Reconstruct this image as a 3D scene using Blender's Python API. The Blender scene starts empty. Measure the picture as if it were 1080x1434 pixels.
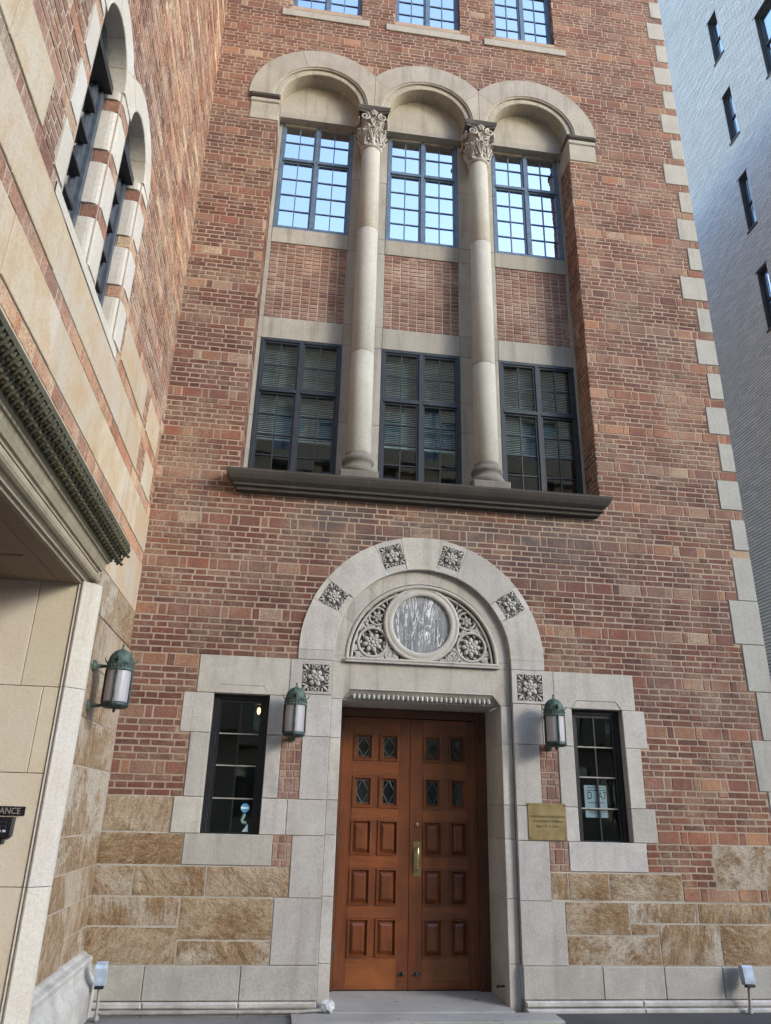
import bpy, math, random
from mathutils import Vector, Matrix
R = random.Random(11)
C = bpy.context.scene.collection
PI = math.pi
XL = -1.637            # face of the left wing
XR = 5.09              # right corner of the facade
P = 0.4995             # brick module: six thin courses and a tall one

# ------------------------------------------------------------------ materials
class NT:
    def __init__(s, name):
        s.m = bpy.data.materials.new(name); s.m.use_nodes = True
        s.t = s.m.node_tree; s.t.nodes.clear()
        s.out = s.t.nodes.new('ShaderNodeOutputMaterial')
        s._tc = None
    def n(s, typ, **kw):
        d = s.t.nodes.new(typ)
        ins = kw.pop('ins', {})
        for k, v in kw.items(): setattr(d, k, v)
        for k, v in ins.items(): s.put(d.inputs[k], v)
        return d
    def put(s, sock, v):
        if isinstance(v, bpy.types.NodeSocket): s.t.links.new(v, sock)
        else:
            if isinstance(v, (tuple, list)) and len(v) == 3 and sock.type == 'RGBA': v = (*v, 1)
            sock.default_value = v
    def obj(s):
        if s._tc is None: s._tc = s.n('ShaderNodeTexCoord').outputs['Object']
        return s._tc
    def map(s, scale=(1, 1, 1), rot=(0, 0, 0), loc=(0, 0, 0), vec=None):
        return s.n('ShaderNodeMapping', ins={'Vector': vec or s.obj(), 'Scale': scale, 'Rotation': rot, 'Location': loc}).outputs[0]
    def noise(s, scale, detail=4, rough=.6, vec=None, dist=0):
        return s.n('ShaderNodeTexNoise', ins={'Vector': vec or s.obj(), 'Scale': scale, 'Detail': detail, 'Roughness': rough, 'Distortion': dist}).outputs['Fac']
    def isl(s): return s.n('ShaderNodeNewGeometry').outputs['Random Per Island']
    def math(s, op, a, b=0., c=0., clamp=False):
        d = s.n('ShaderNodeMath', operation=op, use_clamp=clamp)
        for i, v in enumerate((a, b, c)): s.put(d.inputs[i], v)
        return d.outputs[0]
    def ramp(s, f, stops, interp='LINEAR'):
        d = s.n('ShaderNodeValToRGB'); cr = d.color_ramp; cr.interpolation = interp
        while len(cr.elements) < len(stops): cr.elements.new(.5)
        for e, (p, c) in zip(cr.elements, stops):
            e.position = p; e.color = (*c, 1) if isinstance(c, (tuple, list)) else (c, c, c, 1)
        s.put(d.inputs[0], f); return d.outputs[0]
    def rng(s, f, a, b, c=0., d=1.):
        return s.n('ShaderNodeMapRange', ins={0: f, 1: a, 2: b, 3: c, 4: d}).outputs[0]
    def mix(s, f, a, b, mode='MIX'):
        d = s.n('ShaderNodeMix', data_type='RGBA', blend_type=mode)
        s.put(d.inputs[0], f); s.put(d.inputs[6], a); s.put(d.inputs[7], b)
        return d.outputs[2]
    def bump(s, h, strength=.3, dist=.01, nrm=None):
        ins = {'Height': h, 'Strength': strength, 'Distance': dist}
        if nrm: ins['Normal'] = nrm
        return s.n('ShaderNodeBump', ins=ins).outputs[0]
    def sep(s, vec=None):
        return s.n('ShaderNodeSeparateXYZ', ins={0: vec or s.obj()}).outputs
    def pbr(s, col, rough=.85, nrm=None, **kw):
        ins = {'Base Color': col, 'Roughness': rough}
        if nrm: ins['Normal'] = nrm
        ins.update(kw)
        b = s.n('ShaderNodeBsdfPrincipled', ins=ins)
        s.t.links.new(b.outputs[0], s.out.inputs[0]); return s.m

def box_mask(t, x, z, x0, x1, z0, z1, s):
    a = t.math('MULTIPLY', t.rng(x, x0 - s, x0 + s), t.rng(x, x1 + s, x1 - s))
    b = t.math('MULTIPLY', t.rng(z, z0 - s, z0 + s), t.rng(z, z1 + s, z1 - s))
    return t.math('MULTIPLY', a, b)

def brick_mat(name, ramp, smear, smear_amt, soot=True, mott=.42):
    t = NT(name)
    c = t.ramp(t.isl(), ramp)
    big = t.noise(1.1, 4, .6)
    n1 = t.noise(22, 5, .65); n2 = t.noise(70, 4, .7)
    c = t.mix(t.rng(n1, .36, .70, 0, mott), c, (.23, .120, .080))
    c = t.mix(t.rng(n2, .34, .60, .75, 0), c, (.075, .042, .036))
    sm = t.math('MULTIPLY', t.rng(t.noise(1.9, 6, .72), .45, .63), t.rng(t.noise(30, 4, .6), .3, .6))
    c = t.mix(t.math('MULTIPLY', sm, smear_amt), c, smear)
    if soot:
        x, y, z = t.sep()
        so = t.math('MULTIPLY', box_mask(t, x, z, -.2, 3.3, 4.05, 5.0, .35), t.rng(t.noise(1.7, 5, .65, t.map((1, 1, 2.6))), .38, .58))
        c = t.mix(t.math('MULTIPLY', so, .85), c, (.075, .066, .064))
        to = t.math('MULTIPLY', t.rng(z, 9.0, 12.5), t.rng(t.noise(1.2, 5, .6, t.map((1, 1, 2))), .35, .7))
        c = t.mix(t.math('MULTIPLY', to, .35), c, (.10, .055, .05))
    dr = t.noise(.42, 4, .6)
    c = t.mix(1, c, t.ramp(dr, [(.36, (.74, .70, .76)), (.5, (1, 1, 1)), (.64, (1.22, 1.16, 1.04))]), 'MULTIPLY')
    run = t.noise(5, 4, .6, t.map((1, 1, .07)))
    c = t.mix(t.rng(run, .56, .74, 0, .4), c, (.075, .055, .05))
    h = t.math('ADD', t.math('MULTIPLY', n1, .6), t.math('MULTIPLY', n2, .5))
    return t.pbr(c, .9, t.bump(h, .7, .009))

BR = [(0, (0.057, 0.017, 0.010)), (.10, (0.094, 0.023, 0.014)), (.26, (0.135, 0.034, 0.019)), (.42, (0.125, 0.040, 0.023)), (.56, (0.177, 0.045, 0.024)),
      (.70, (0.135, 0.054, 0.033)), (.80, (0.223, 0.063, 0.028)), (.88, (0.210, 0.092, 0.052)), (.95, (0.162, 0.083, 0.053)), (1, (0.312, 0.168, 0.097))]
M = {}
M['brick'] = brick_mat('red_brick', BR, (.315, .235, .165), .72)
BT = [(0, (0.120, 0.049, 0.035)), (.18, (0.216, 0.076, 0.047)), (.36, (0.282, 0.093, 0.051)), (.5, (0.198, 0.097, 0.065)), (.64, (0.324, 0.135, 0.071)), (.76, (0.264, 0.151, 0.098)), (.87, (0.432, 0.184, 0.083)), (.95, (0.396, 0.259, 0.162)), (1, (0.504, 0.378, 0.255))]
M['brick_tall'] = brick_mat('large_red_brick', BT, (.315, .235, .165), .62)
BL = [(0, (0.138, 0.063, 0.037)), (.2, (0.230, 0.099, 0.059)), (.45, (0.299, 0.137, 0.078)), (.65, (0.356, 0.188, 0.107)), (.8, (0.287, 0.174, 0.114)), (.92, (0.413, 0.174, 0.078)), (1, (0.483, 0.329, 0.200))]
M['brick_wing'] = brick_mat('buff_red_brick', BL, (.46, .36, .25), .8, False)
BB = [(0, (0.282, 0.128, 0.074)), (.3, (0.438, 0.204, 0.114)), (.6, (0.508, 0.271, 0.155)), (.85, (0.564, 0.376, 0.228)), (1, (0.620, 0.512, 0.336))]
M['brick_band'] = brick_mat('orange_band_brick', BB, (.46, .36, .26), .6, False)
M['brick_header'] = brick_mat('header_brick', [(0, (.17, .075, .056)), (.35, (.25, .115, .085)), (.7, (.31, .165, .12)), (1, (.38, .25, .19))], (.44, .34, .27), .6, False)

def mortar_mat(name, col):
    t = NT(name)
    c = t.mix(t.rng(t.noise(2.0, 5), .35, .7), col, tuple(v * .58 for v in col))
    c = t.mix(t.rng(t.noise(60, 3), .35, .7, 0, .5), c, tuple(min(1, v * 1.2) for v in col))
    return t.pbr(c, .95, t.bump(t.noise(150, 3), .6, .005))
M['mortar'] = mortar_mat('pale_mortar', (.37, .285, .215))
M['mortar_wing'] = mortar_mat('wing_mortar', (.42, .35, .285))
M['pointing'] = mortar_mat('cream_pointing', (.46, .43, .37))
M['mortar_dark'] = mortar_mat('dark_grey_mortar', (.07, .075, .085))

def stone_mat(name, col, var=.16, tool=.5, streak=0., stain=(.10, .085, .07), stain_amt=.35, rot=.5, spk=.35):
    t = NT(name)
    i = t.isl()
    v = t.rng(i, 0, 1, 1 - var, 1 + var)
    c = t.mix(1, col, t.n('ShaderNodeCombineColor', ins={0: v, 1: v, 2: t.math('MULTIPLY', v, t.rng(t.math('FRACT', t.math('MULTIPLY', i, 7.3)), 0, 1, .94, 1.05))}).outputs[0], 'MULTIPLY')
    n1 = t.noise(3.2, 6, .62); n2 = t.noise(38, 5, .7); n3 = t.noise(170, 3, .6)
    c = t.mix(t.rng(n1, .36, .72, 0, stain_amt), c, stain)
    c = t.mix(t.rng(n2, .46, .72, 0, spk * 1.3), c, tuple(k * .55 for k in col))
    c = t.mix(t.rng(t.noise(75, 4, .75), .50, .68, 0, spk * 1.5), c, tuple(k * .60 for k in col))
    c = t.mix(t.rng(n3, .52, .70, 0, .5), c, tuple(min(1, k * 1.4) for k in col))
    if streak:
        st = t.noise(9, 5, .6, t.map((1, 1, .09)))
        c = t.mix(t.rng(st, .52, .78, 0, streak), c, (.085, .07, .06))
    # tooled face: fine slanted strokes whose slant changes from block to block
    ang = t.math('MULTIPLY', t.rng(i, 0, 1, -1, 1), rot)
    vr = t.n('ShaderNodeVectorRotate', rotation_type='Y_AXIS', ins={'Vector': t.obj(), 'Angle': ang}).outputs[0]
    tn = t.noise(26, 4, .7, t.map((5, 5, .6), vec=vr))
    h = t.math('ADD', t.math('MULTIPLY', tn, tool), t.math('MULTIPLY', n2, .6))
    h = t.math('ADD', h, t.math('MULTIPLY', n3, .25))
    return t.pbr(c, .88, t.bump(h, .5, .007))
M['lime'] = stone_mat('pale_limestone', (.455, .428, .385), .17, .8, .3, (.24, .21, .18), .55)
M['lime_st'] = stone_mat('streaked_limestone', (.44, .405, .36), .07, .4, .55, (.25, .215, .175), .5)
M['arcade'] = stone_mat('grey_buff_stone', (.37, .345, .295), .14, .7, .5, (.19, .165, .125), .5)
M['shaft'] = stone_mat('column_stone', (.40, .385, .335), .03, .3, .2, (.25, .21, .17), .4)
M['sill'] = stone_mat('weathered_dark_stone', (.058, .050, .041), .05, .3, .7, (.03, .027, .024), .8)
M['basest'] = stone_mat('sooty_base_stone', (.20, .18, .15), .05, .3, .5, (.07, .06, .05), .8)
M['quoin'] = stone_mat('grey_quoin_stone', (.36, .345, .31), .18, .9, .25, (.25, .22, .19), .5)
M['plinth'] = stone_mat('plinth_stone', (.385, .365, .325), .13, .5, .3, (.20, .18, .155), .6)
M['ledge'] = stone_mat('worn_white_ledge', (.50, .48, .45), .05, .3, 0, (.16, .145, .13), .85)
M['wingst'] = stone_mat('warm_wing_stone', (.475, .405, .31), .14, .6, .2, (.44, .27, .11), .9)
M['pier'] = stone_mat('cream_jamb_stone', (.52, .48, .425), .06, .3, .12, (.42, .33, .22), .5)
M['panel'] = stone_mat('smooth_cream_stone', (.60, .53, .41), .05, .12, 0, (.52, .41, .26), .5, .3, .1)
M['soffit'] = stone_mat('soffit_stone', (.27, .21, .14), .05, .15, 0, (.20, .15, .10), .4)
M['hood'] = stone_mat('hood_stone', (.36, .305, .215), .03, .2, .35, (.18, .145, .09), .6)
M['moss'] = stone_mat('mossy_carved_stone', (.075, .066, .034), .25, .3, .3, (.030, .032, .018), .8)
M['carve'] = stone_mat('carved_limestone', (.43, .41, .375), .12, .2, .1, (.16, .14, .115), .5)
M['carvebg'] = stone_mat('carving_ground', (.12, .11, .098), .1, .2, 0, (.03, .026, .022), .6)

def brown_stone():
    t = NT('ochre_bedded_stone')
    i = t.isl()
    r2 = t.math('FRACT', t.math('MULTIPLY', i, 13.7))
    ang = t.rng(r2, 0, 1, -1.1, 1.1)
    vr = t.n('ShaderNodeVectorRotate', rotation_type='EULER_XYZ', ins={'Vector': t.obj(), 'Rotation': t.n('ShaderNodeCombineXYZ', ins={0: ang, 1: ang}).outputs[0]}).outputs[0]
    off = t.n('ShaderNodeVectorMath', operation='ADD', ins={0: vr, 1: t.n('ShaderNodeCombineXYZ', ins={0: t.math('MULTIPLY', i, 37.), 2: t.math('MULTIPLY', r2, 19.)}).outputs[0]}).outputs[0]
    blot = t.noise(1.7, 5, .65, off, .6)
    band = t.noise(6.5, 7, .72, t.map((4.2, 4.2, .42), vec=off), .35)
    base = t.mix(t.rng(i, 0, 1), (.52, .46, .37), (.40, .28, .155))
    c = t.mix(t.rng(blot, .44, .54), base, t.mix(t.rng(i, 0, 1), (.32, .205, .10), (.28, .16, .065)))
    c = t.mix(t.math('MULTIPLY', t.rng(band, .50, .60, 0, .9), t.rng(blot, .36, .56, .25, 1)), c, (.17, .09, .034))
    c = t.mix(t.rng(band, .47, .36, 0, .6), c, (.46, .41, .34))
    n2 = t.noise(55, 5, .78)
    c = t.mix(t.rng(n2, .48, .68, 0, .75), c, (.17, .13, .09)); c = t.mix(t.rng(n2, .48, .34, 0, .5), c, (.44, .39, .33))
    x, y, z = t.sep()
    h = t.math('ADD', t.math('MULTIPLY', band, 1.), t.math('MULTIPLY', n2, .7))
    return t.pbr(c, .9, t.bump(h, 1.0, .02))
M['brown'] = brown_stone()

def paint_metal(name, col, rough, bumpy=.1):
    t = NT(name)
    c = t.mix(t.rng(t.noise(14, 5), .4, .75), col, tuple(v * 1.7 + .004 for v in col))
    return t.pbr(c, rough, t.bump(t.noise(60, 3), bumpy, .003))
M['frame'] = paint_metal('blue_black_window_metal', (.013, .017, .023), .5)
M['frame_up'] = paint_metal('slate_blue_window_metal', (.070, .105, .150), .45)
M['frame_wing'] = paint_metal('grey_window_metal', (.045, .055, .070), .45)
M['black'] = paint_metal('black_metal', (.008, .008, .010), .4)
M['grey_box'] = paint_metal('grey_enamel', (.32, .38, .46), .4, .05)
M['conduit'] = paint_metal('galvanised_conduit', (.22, .205, .18), .55)
def glass(name, refl, tint, wob=.02):
    t = NT(name)
    f = t.n('ShaderNodeLayerWeight', ins={'Blend': .25}).outputs['Fresnel']
    fac = t.math('MULTIPLY_ADD', f, .6, refl, True)
    nb = t.bump(t.noise(5.5, 2, .5), wob * 3, .02)
    dirt = t.noise(7, 5, .7)
    g = t.n('ShaderNodeBsdfGlossy', ins={'Color': (.97, .97, 1.0, 1), 'Roughness': t.rng(dirt, .4, .8, .004, .05), 'Normal': nb}).outputs[0]
    tr = t.n('ShaderNodeBsdfTransparent', ins={'Color': (*tint, 1)}).outputs[0]
    mx = t.n('ShaderNodeMixShader', ins={0: fac, 1: tr, 2: g}).outputs[0]
    t.t.links.new(mx, t.out.inputs[0]); return t.m
M['glass'] = glass('window_glass', .11, (.72, .82, .82), .006)
M['glass_up'] = glass('sky_reflecting_glass', .60, (.45, .52, .55), .006)
M['glass_dark'] = glass('dark_glass', .045, (.72, .76, .76), .008)
t = NT('blind_slats'); M['blind'] = t.pbr(t.mix(t.rng(t.noise(3), .3, .7), (.74, .80, .79), (.62, .68, .68)), .6)
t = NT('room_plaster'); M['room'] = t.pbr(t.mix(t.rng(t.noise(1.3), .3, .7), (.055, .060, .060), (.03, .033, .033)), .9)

def wood(name, sc, col):
    t = NT(name)
    n = t.noise(6, 6, .65, t.map(sc), .5); fine = t.noise(30, 4, .7, t.map(sc))
    big = t.noise(2.2, 3)
    c = t.mix(t.rng(n, .32, .68), col, tuple(v * .50 for v in col))
    c = t.mix(t.rng(fine, .5, .75, 0, .5), c, tuple(v * .3 for v in col))
    c = t.mix(t.rng(big, .40, .62, 0, .6), c, (col[0] * 1.35, col[1] * 1.45, col[2] * 1.3))
    return t.pbr(c, t.rng(n, .3, .7, .28, .42), t.bump(fine, .12, .002), **{'Coat Weight': .12, 'Coat Roughness': .2})
M['wood'] = wood('varnished_oak_upright', (4, 4, .25), (.165, .047, .014))
M['wood_h'] = wood('varnished_oak_rail', (.25, 4, 4), (.215, .064, .018))
M['wood_d'] = wood('dark_oak', (4, 4, .25), (.11, .038, .017))
t = NT('aged_brass'); M['brass'] = t.pbr(t.mix(t.rng(t.noise(9, 5), .35, .7), (.27, .205, .09), (.15, .115, .05)), .5, t.bump(t.noise(40, 4), .15, .002), Metallic=.55)
t = NT('polished_brass'); M['brass_hi'] = t.pbr((.80, .66, .36), .18, Metallic=1.0)
t = NT('verdigris_copper')
n = t.noise(16, 6, .7)
M['copper'] = t.pbr(t.mix(t.rng(n, .38, .62), (.085, .135, .108), (.024, .036, .031)), .7, t.bump(n, .5, .006), Metallic=.15)
t = NT('dark_bronze'); n = t.noise(22, 5)
M['bronze'] = t.pbr(t.mix(t.rng(n, .42, .7), (.016, .022, .024), (.05, .085, .075)), .5, t.bump(n, .3, .004), Metallic=.3)
t = NT('frosted_glass'); n = t.noise(4, 4)
M['frost'] = t.pbr(t.mix(t.rng(n, .3, .7), (.46, .44, .46), (.36, .33, .34)), .3, t.bump(t.noise(12, 3), .1, .004), **{'Transmission Weight': .25, 'Coat Weight': .3})
t = NT('veined_grey_marble')
v1 = t.noise(5, 4, .6, t.map((2.2, 2.2, .30)), 1.0); v2 = t.noise(12, 4, .6, t.map((2.0, 2.0, .30)), .5)
ridge = t.math('ABSOLUTE', t.math('SUBTRACT', v1, .5)); r2 = t.math('ABSOLUTE', t.math('SUBTRACT', v2, .5))
c = t.mix(t.rng(t.noise(5, 4, .6, t.map((2, 2, .5))), .35, .65), (.12, .125, .13), (.23, .235, .24))
c = t.mix(t.rng(ridge, .022, .0), c, (.80, .80, .80)); c = t.mix(t.rng(r2, .016, .0, 0, .6), c, (.70, .70, .71))
M['marble'] = t.pbr(c, .35)
def concrete(name, col, k=.6):
    t = NT(name)
    n = t.noise(1.6, 6, .6); f = t.noise(45, 5, .75)
    sp = t.n('ShaderNodeTexVoronoi', ins={'Vector': t.obj(), 'Scale': 3.1}).outputs['Distance']
    c = t.mix(t.rng(n, .35, .7), col, tuple(v * k for v in col)); c = t.mix(t.rng(sp, .10, .07, 0, .6), c, tuple(v * .35 for v in col)); c = t.mix(t.rng(t.noise(6, 6, .75), .55, .68, 0, .6), c, tuple(v * .5 for v in col)); c = t.mix(t.rng(f, .5, .75, 0, .5), c, tuple(v * .6 for v in col))
    return t.pbr(c, .9, t.bump(f, .4, .004))
M['pave'] = concrete('grey_pavement', (.20, .195, .19)); M['asphalt'] = concrete('dark_asphalt', (.060, .060, .062))
M['step'] = concrete('pale_concrete_step', (.34, .325, .30), .75)
t = NT('white_paper'); M['paper'] = t.pbr(t.mix(t.rng(t.noise(8), .4, .7), (.70, .86, .92), (.62, .78, .86)), .7)
t = NT('black_ink'); M['ink'] = t.pbr((.015, .015, .018), .7)
t = NT('dark_brown_engraving'); M['engrave'] = t.pbr((.045, .03, .012), .6)
t = NT('pale_letter_paint'); M['letter'] = t.pbr((.30, .27, .24), .6)
t = NT('bright_key_mark'); M['key'] = t.pbr((.55, .55, .58), .5)
t = NT('blue_sticker'); M['blue'] = t.pbr((.10, .35, .60), .5)
t = NT('pale_green_sticker'); M['sage'] = t.pbr((.20, .34, .30), .6)
t = NT('clear_plastic'); M['plastic'] = t.pbr((.85, .88, .90), .15, t.bump(t.noise(26, 4, .7), .9, .02), **{'Transmission Weight': .55, 'IOR': 1.35})
t = NT('lead_came'); M['lead'] = t.pbr((.09, .093, .09), .5, Metallic=.4)
t = NT('painted_grey_brick')
i = t.isl(); c = t.ramp(i, [(0, (.42, .42, .425)), (.5, (.47, .47, .475)), (.9, (.52, .52, .525)), (1, (.42, .42, .425))])
c = t.mix(t.rng(t.noise(.45, 5, .65), .48, .68, 0, .5), c, (.44, .42, .41))
M['greybrick'] = t.pbr(c, .75, t.bump(t.noise(40, 4), .4, .006))
t = NT('warm_bulb'); e = t.n('ShaderNodeEmission', ins={'Color': (1, .55, .2, 1), 'Strength': 1.2}); t.t.links.new(e.outputs[0], t.out.inputs[0]); M['bulb'] = t.m

# ------------------------------------------------------------------ mesh helpers
class MB:
    def __init__(s, *mats): s.v = []; s.f = []; s.mi = []; s.sm = []; s.mats = mats
    def add(s, vs, fs, mi=0, smooth=False):
        b = len(s.v); s.v += [tuple(p) for p in vs]
        for f in fs: s.f.append([b + k for k in f]); s.mi.append(mi); s.sm.append(smooth)
    def box(s, x0, x1, y0, y1, z0, z1, mi=0, b=0.):
        if b <= 0:
            s.add([(x, y, z) for x in (x0, x1) for y in (y0, y1) for z in (z0, z1)],
                  [(0, 1, 3, 2), (4, 6, 7, 5), (0, 4, 5, 1), (2, 3, 7, 6), (0, 2, 6, 4), (1, 5, 7, 3)], mi)
        else:
            s.slab([(x0, z0), (x1, z0), (x1, z1), (x0, z1)], lambda u, w, d: (u, -d, w), -y1, -y0, b, mi, back=True)
    def slab(s, poly, fn, d0, d1, b=.004, mi=0, jit=0., back=False, smooth=False):
        n = len(poly)
        cx = sum(p[0] for p in poly) / n; cz = sum(p[1] for p in poly) / n
        ins = []
        for k in range(n):      # inset by moving each corner along its bisector
            p0 = poly[k - 1]; p1 = poly[k]; p2 = poly[(k + 1) % n]
            a = Vector((p1[0] - p0[0], p1[1] - p0[1])); c = Vector((p2[0] - p1[0], p2[1] - p1[1]))
            if a.length < 1e-9 or c.length < 1e-9: ins.append(p1); continue
            a.normalize(); c.normalize()
            na = Vector((-a.y, a.x)); nc = Vector((-c.y, c.x))
            m = na + nc; l = m.dot(m)
            m = m * (2 / l) * .5 * 2 if l > .2 else na
            m = m * .5 * b if l <= .2 else (na + nc) * (b / (1 + na.dot(nc)))
            ins.append((p1[0] + m.x, p1[1] + m.y))
        j = lambda: R.uniform(-jit, jit)
        vs = [fn(u, w, d0) for u, w in poly] + [fn(u, w, d1 - b) for u, w in poly] + [fn(u, w, d1 + j()) for u, w in ins]
        fs = []
        for k in range(n):
            q = (k + 1) % n
            fs.append((k, q, n + q, n + k)); fs.append((n + k, n + q, 2 * n + q, 2 * n + k))
        fs.append(tuple(range(2 * n, 3 * n)))
        if back: fs.append(tuple(range(n - 1, -1, -1)))
        s.add(vs, fs, mi, smooth)
    def quad(s, a, b, c, d, mi=0): s.add([a, b, c, d], [(0, 1, 2, 3)], mi)
    def lathe(s, prof, c=(0, 0, 0), n=20, mi=0, axis='z', smooth=True, a0=0., a1=2 * PI, flat=1.):
        closed = abs(a1 - a0 - 2 * PI) < 1e-6
        m = n if closed else n + 1
        vs = []
        for r, h in prof:
            for k in range(m):
                a = a0 + (a1 - a0) * k / n
                p = (r * math.cos(a), r * math.sin(a), h)
                if axis == 'y': p = (p[0], -p[2], p[1])
                vs.append((c[0] + p[0], c[1] + p[1], c[2] + p[2]))
        fs = []
        for i in range(len(prof) - 1):
            for k in range(n):
                q = (k + 1) % m
                fs.append((i * m + k, i * m + q, (i + 1) * m + q, (i + 1) * m + k))
        s.add(vs, fs, mi, smooth)
    def ell(s, c, rx, ry, rz, rot=None, mi=0, n=10, m=6):
        vs = []
        for i in range(m + 1):
            th = PI * i / m
            for k in range(n):
                a = 2 * PI * k / n
                p = Vector((rx * math.sin(th) * math.cos(a), ry * math.sin(th) * math.sin(a), rz * math.cos(th)))
                if rot: p = rot @ p
                vs.append((c[0] + p.x, c[1] + p.y, c[2] + p.z))
        fs = [(i * n + k, i * n + (k + 1) % n, (i + 1) * n + (k + 1) % n, (i + 1) * n + k) for i in range(m) for k in range(n)]
        s.add(vs, fs, mi, True)
    def tube(s, pts, r, n=8, mi=0, r1=None, caps=True):
        pts = [Vector(p) for p in pts]; L = len(pts); vs = []
        up0 = Vector((0.13, 1, 0.07)).normalized()
        for i, p in enumerate(pts):
            d = (pts[min(i + 1, L - 1)] - pts[max(i - 1, 0)])
            if d.length < 1e-9: d = Vector((0, 0, 1))
            d.normalize()
            a = up0 - d * up0.dot(d)
            if a.length < 1e-4: a = Vector((1, 0, 0)) - d * d.x
            a.normalize(); b = d.cross(a)
            rr = r if r1 is None else r + (r1 - r) * i / (L - 1)
            for k in range(n):
                w = 2 * PI * k / n
                q = p + (a * math.cos(w) + b * math.sin(w)) * rr
                vs.append(tuple(q))
        fs = [(i * n + k, i * n + (k + 1) % n, (i + 1) * n + (k + 1) % n, (i + 1) * n + k) for i in range(L - 1) for k in range(n)]
        s.add(vs, fs, mi, True)
        if caps: s.add(vs[:n], [tuple(range(n - 1, -1, -1))], mi); s.add(vs[-n:], [tuple(range(n))], mi)
    def build(s, name, parent=None):
        me = bpy.data.meshes.new(name); me.from_pydata(s.v, [], s.f)
        for m in s.mats: me.materials.append(M[m] if isinstance(m, str) else m)
        me.polygons.foreach_set('material_index', s.mi); me.polygons.foreach_set('use_smooth', s.sm)
        me.update()
        o = bpy.data.objects.new(name, me); C.objects.link(o)
        if parent:
            o.parent = parent
            if parent.get('_w'): o.matrix_parent_inverse = Matrix.Translation(parent['_w']).inverted()
        return o

def thing(name, label, cat, loc=(0, 0, 0), group=None, world=False):
    o = bpy.data.objects.new(name, None); C.objects.link(o); o.location = loc; o.empty_display_size = .3
    o['label'] = label; o['category'] = cat
    if group: o['group'] = group
    if world: o['_w'] = Vector(loc)      # its parts are modelled in world coordinates
    return o
def struct(o): o['kind'] = 'structure'; return o
def tag(o, label, cat, group=None):
    o['label'] = label; o['category'] = cat
    if group: o['group'] = group
    return o
def put(o, parent): o.parent = parent; return o
FF = lambda u, w, d: (u, -d, w)                    # facade, facing the yard
FL = lambda u, w, d: (XL + d, u, w)                # left wing, facing right
def rect(x0, x1, z0, z1, g=0.): return [(x0 + g, z0 + g), (x1 - g, z0 + g), (x1 - g, z1 - g), (x0 + g, z1 - g)]

from mathutils import noise as mnoise
def hewn(mb, x0, x1, z0, z1, fn, d0, d1, amp=.011, mi=0, step=.021):
    nx = max(3, int((x1 - x0) / step)); nz = max(3, int((z1 - z0) / step))
    a = R.uniform(-1.2, 1.2); ca, sa = math.cos(a), math.sin(a); o = Vector((R.uniform(0, 50), R.uniform(0, 50), R.uniform(0, 50)))
    vs = []
    for j in range(nz + 1):
        for i in range(nx + 1):
            u = x0 + (x1 - x0) * i / nx; w = z0 + (z1 - z0) * j / nz
            p, q = u * ca - w * sa, u * sa + w * ca
            e = min(i, nx - i, j, nz - j); f = (0, .55, .9, 1)[min(e, 3)]
            h = mnoise.fractal(Vector((p * 13, q * 3.2, 0)) + o, 1.0, 2.0, 4) * .8 + mnoise.fractal(Vector((p * 5, q * 4, 3)) + o, 1.0, 2.0, 3) * .5
            jx = R.uniform(-.0025, .0025) if e == 0 else 0
            vs.append(fn(u + jx, w + jx, max(.0042, d1 - .004 + f * (.006 + amp * h))))
    m = nx + 1
    mb.add(vs, [(j * m + i, j * m + i + 1, (j + 1) * m + i + 1, (j + 1) * m + i) for j in range(nz) for i in range(nx)] , mi, True)
    rim = [(i, 0) for i in range(nx)] + [(nx, j) for j in range(nz)] + [(i, nz) for i in range(nx, 0, -1)] + [(0, j) for j in range(nz, 0, -1)]
    k0 = [vs[j * m + i] for i, j in rim]; k1 = [fn(x0 + (x1 - x0) * i / nx, z0 + (z1 - z0) * j / nz, d0) for i, j in rim]; n = len(rim)
    mb.add(k0 + k1, [(k, (k + 1) % n, n + (k + 1) % n, n + k) for k in range(n)], mi)

def text_mesh(name, txt, size, mat, mtx, parent, extr=.001, align='CENTER', sx=1.):
    cu = bpy.data.curves.new(name, 'FONT'); cu.body = txt; cu.size = size; cu.extrude = extr; cu.align_x = align; cu.space_line = 1.15
    tmp = bpy.data.objects.new('tmp', cu); C.objects.link(tmp)
    bpy.context.view_layer.update()
    me = bpy.data.meshes.new_from_object(tmp.evaluated_get(bpy.context.evaluated_depsgraph_get()))
    bpy.data.objects.remove(tmp); bpy.data.curves.remove(cu)
    me.transform(Matrix.Diagonal((sx, 1, 1, 1))); me.transform(mtx); me.materials.clear(); me.materials.append(M[mat])
    o = bpy.data.objects.new(name, me); C.objects.link(o); o.parent = parent
    if parent.get('_w'): o.matrix_parent_inverse = Matrix.Translation(parent['_w']).inverted()
    return o

def plate(mb, fn, x0, x1, z0, z1, holes, d=0., mi=0):
    xs = sorted({x0, x1, *[v for h in holes for v in h[:2] if x0 < v < x1]}); zs = sorted({z0, z1, *[v for h in holes for v in h[2:4] if z0 < v < z1]})
    for a, b in zip(xs, xs[1:]):
        run = None
        for c, e in zip(zs, zs[1:]):
            mx, mz = (a + b) / 2, (c + e) / 2
            ok = not any(h[0] < mx < h[1] and h[2] < mz < h[3] for h in holes)
            if ok: run = [run[0], e] if run else [c, e]
            if (not ok or e == zs[-1]) and run:
                mb.quad(fn(a, run[0], d), fn(b, run[0], d), fn(b, run[1], d), fn(a, run[1], d), mi); run = None

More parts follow.
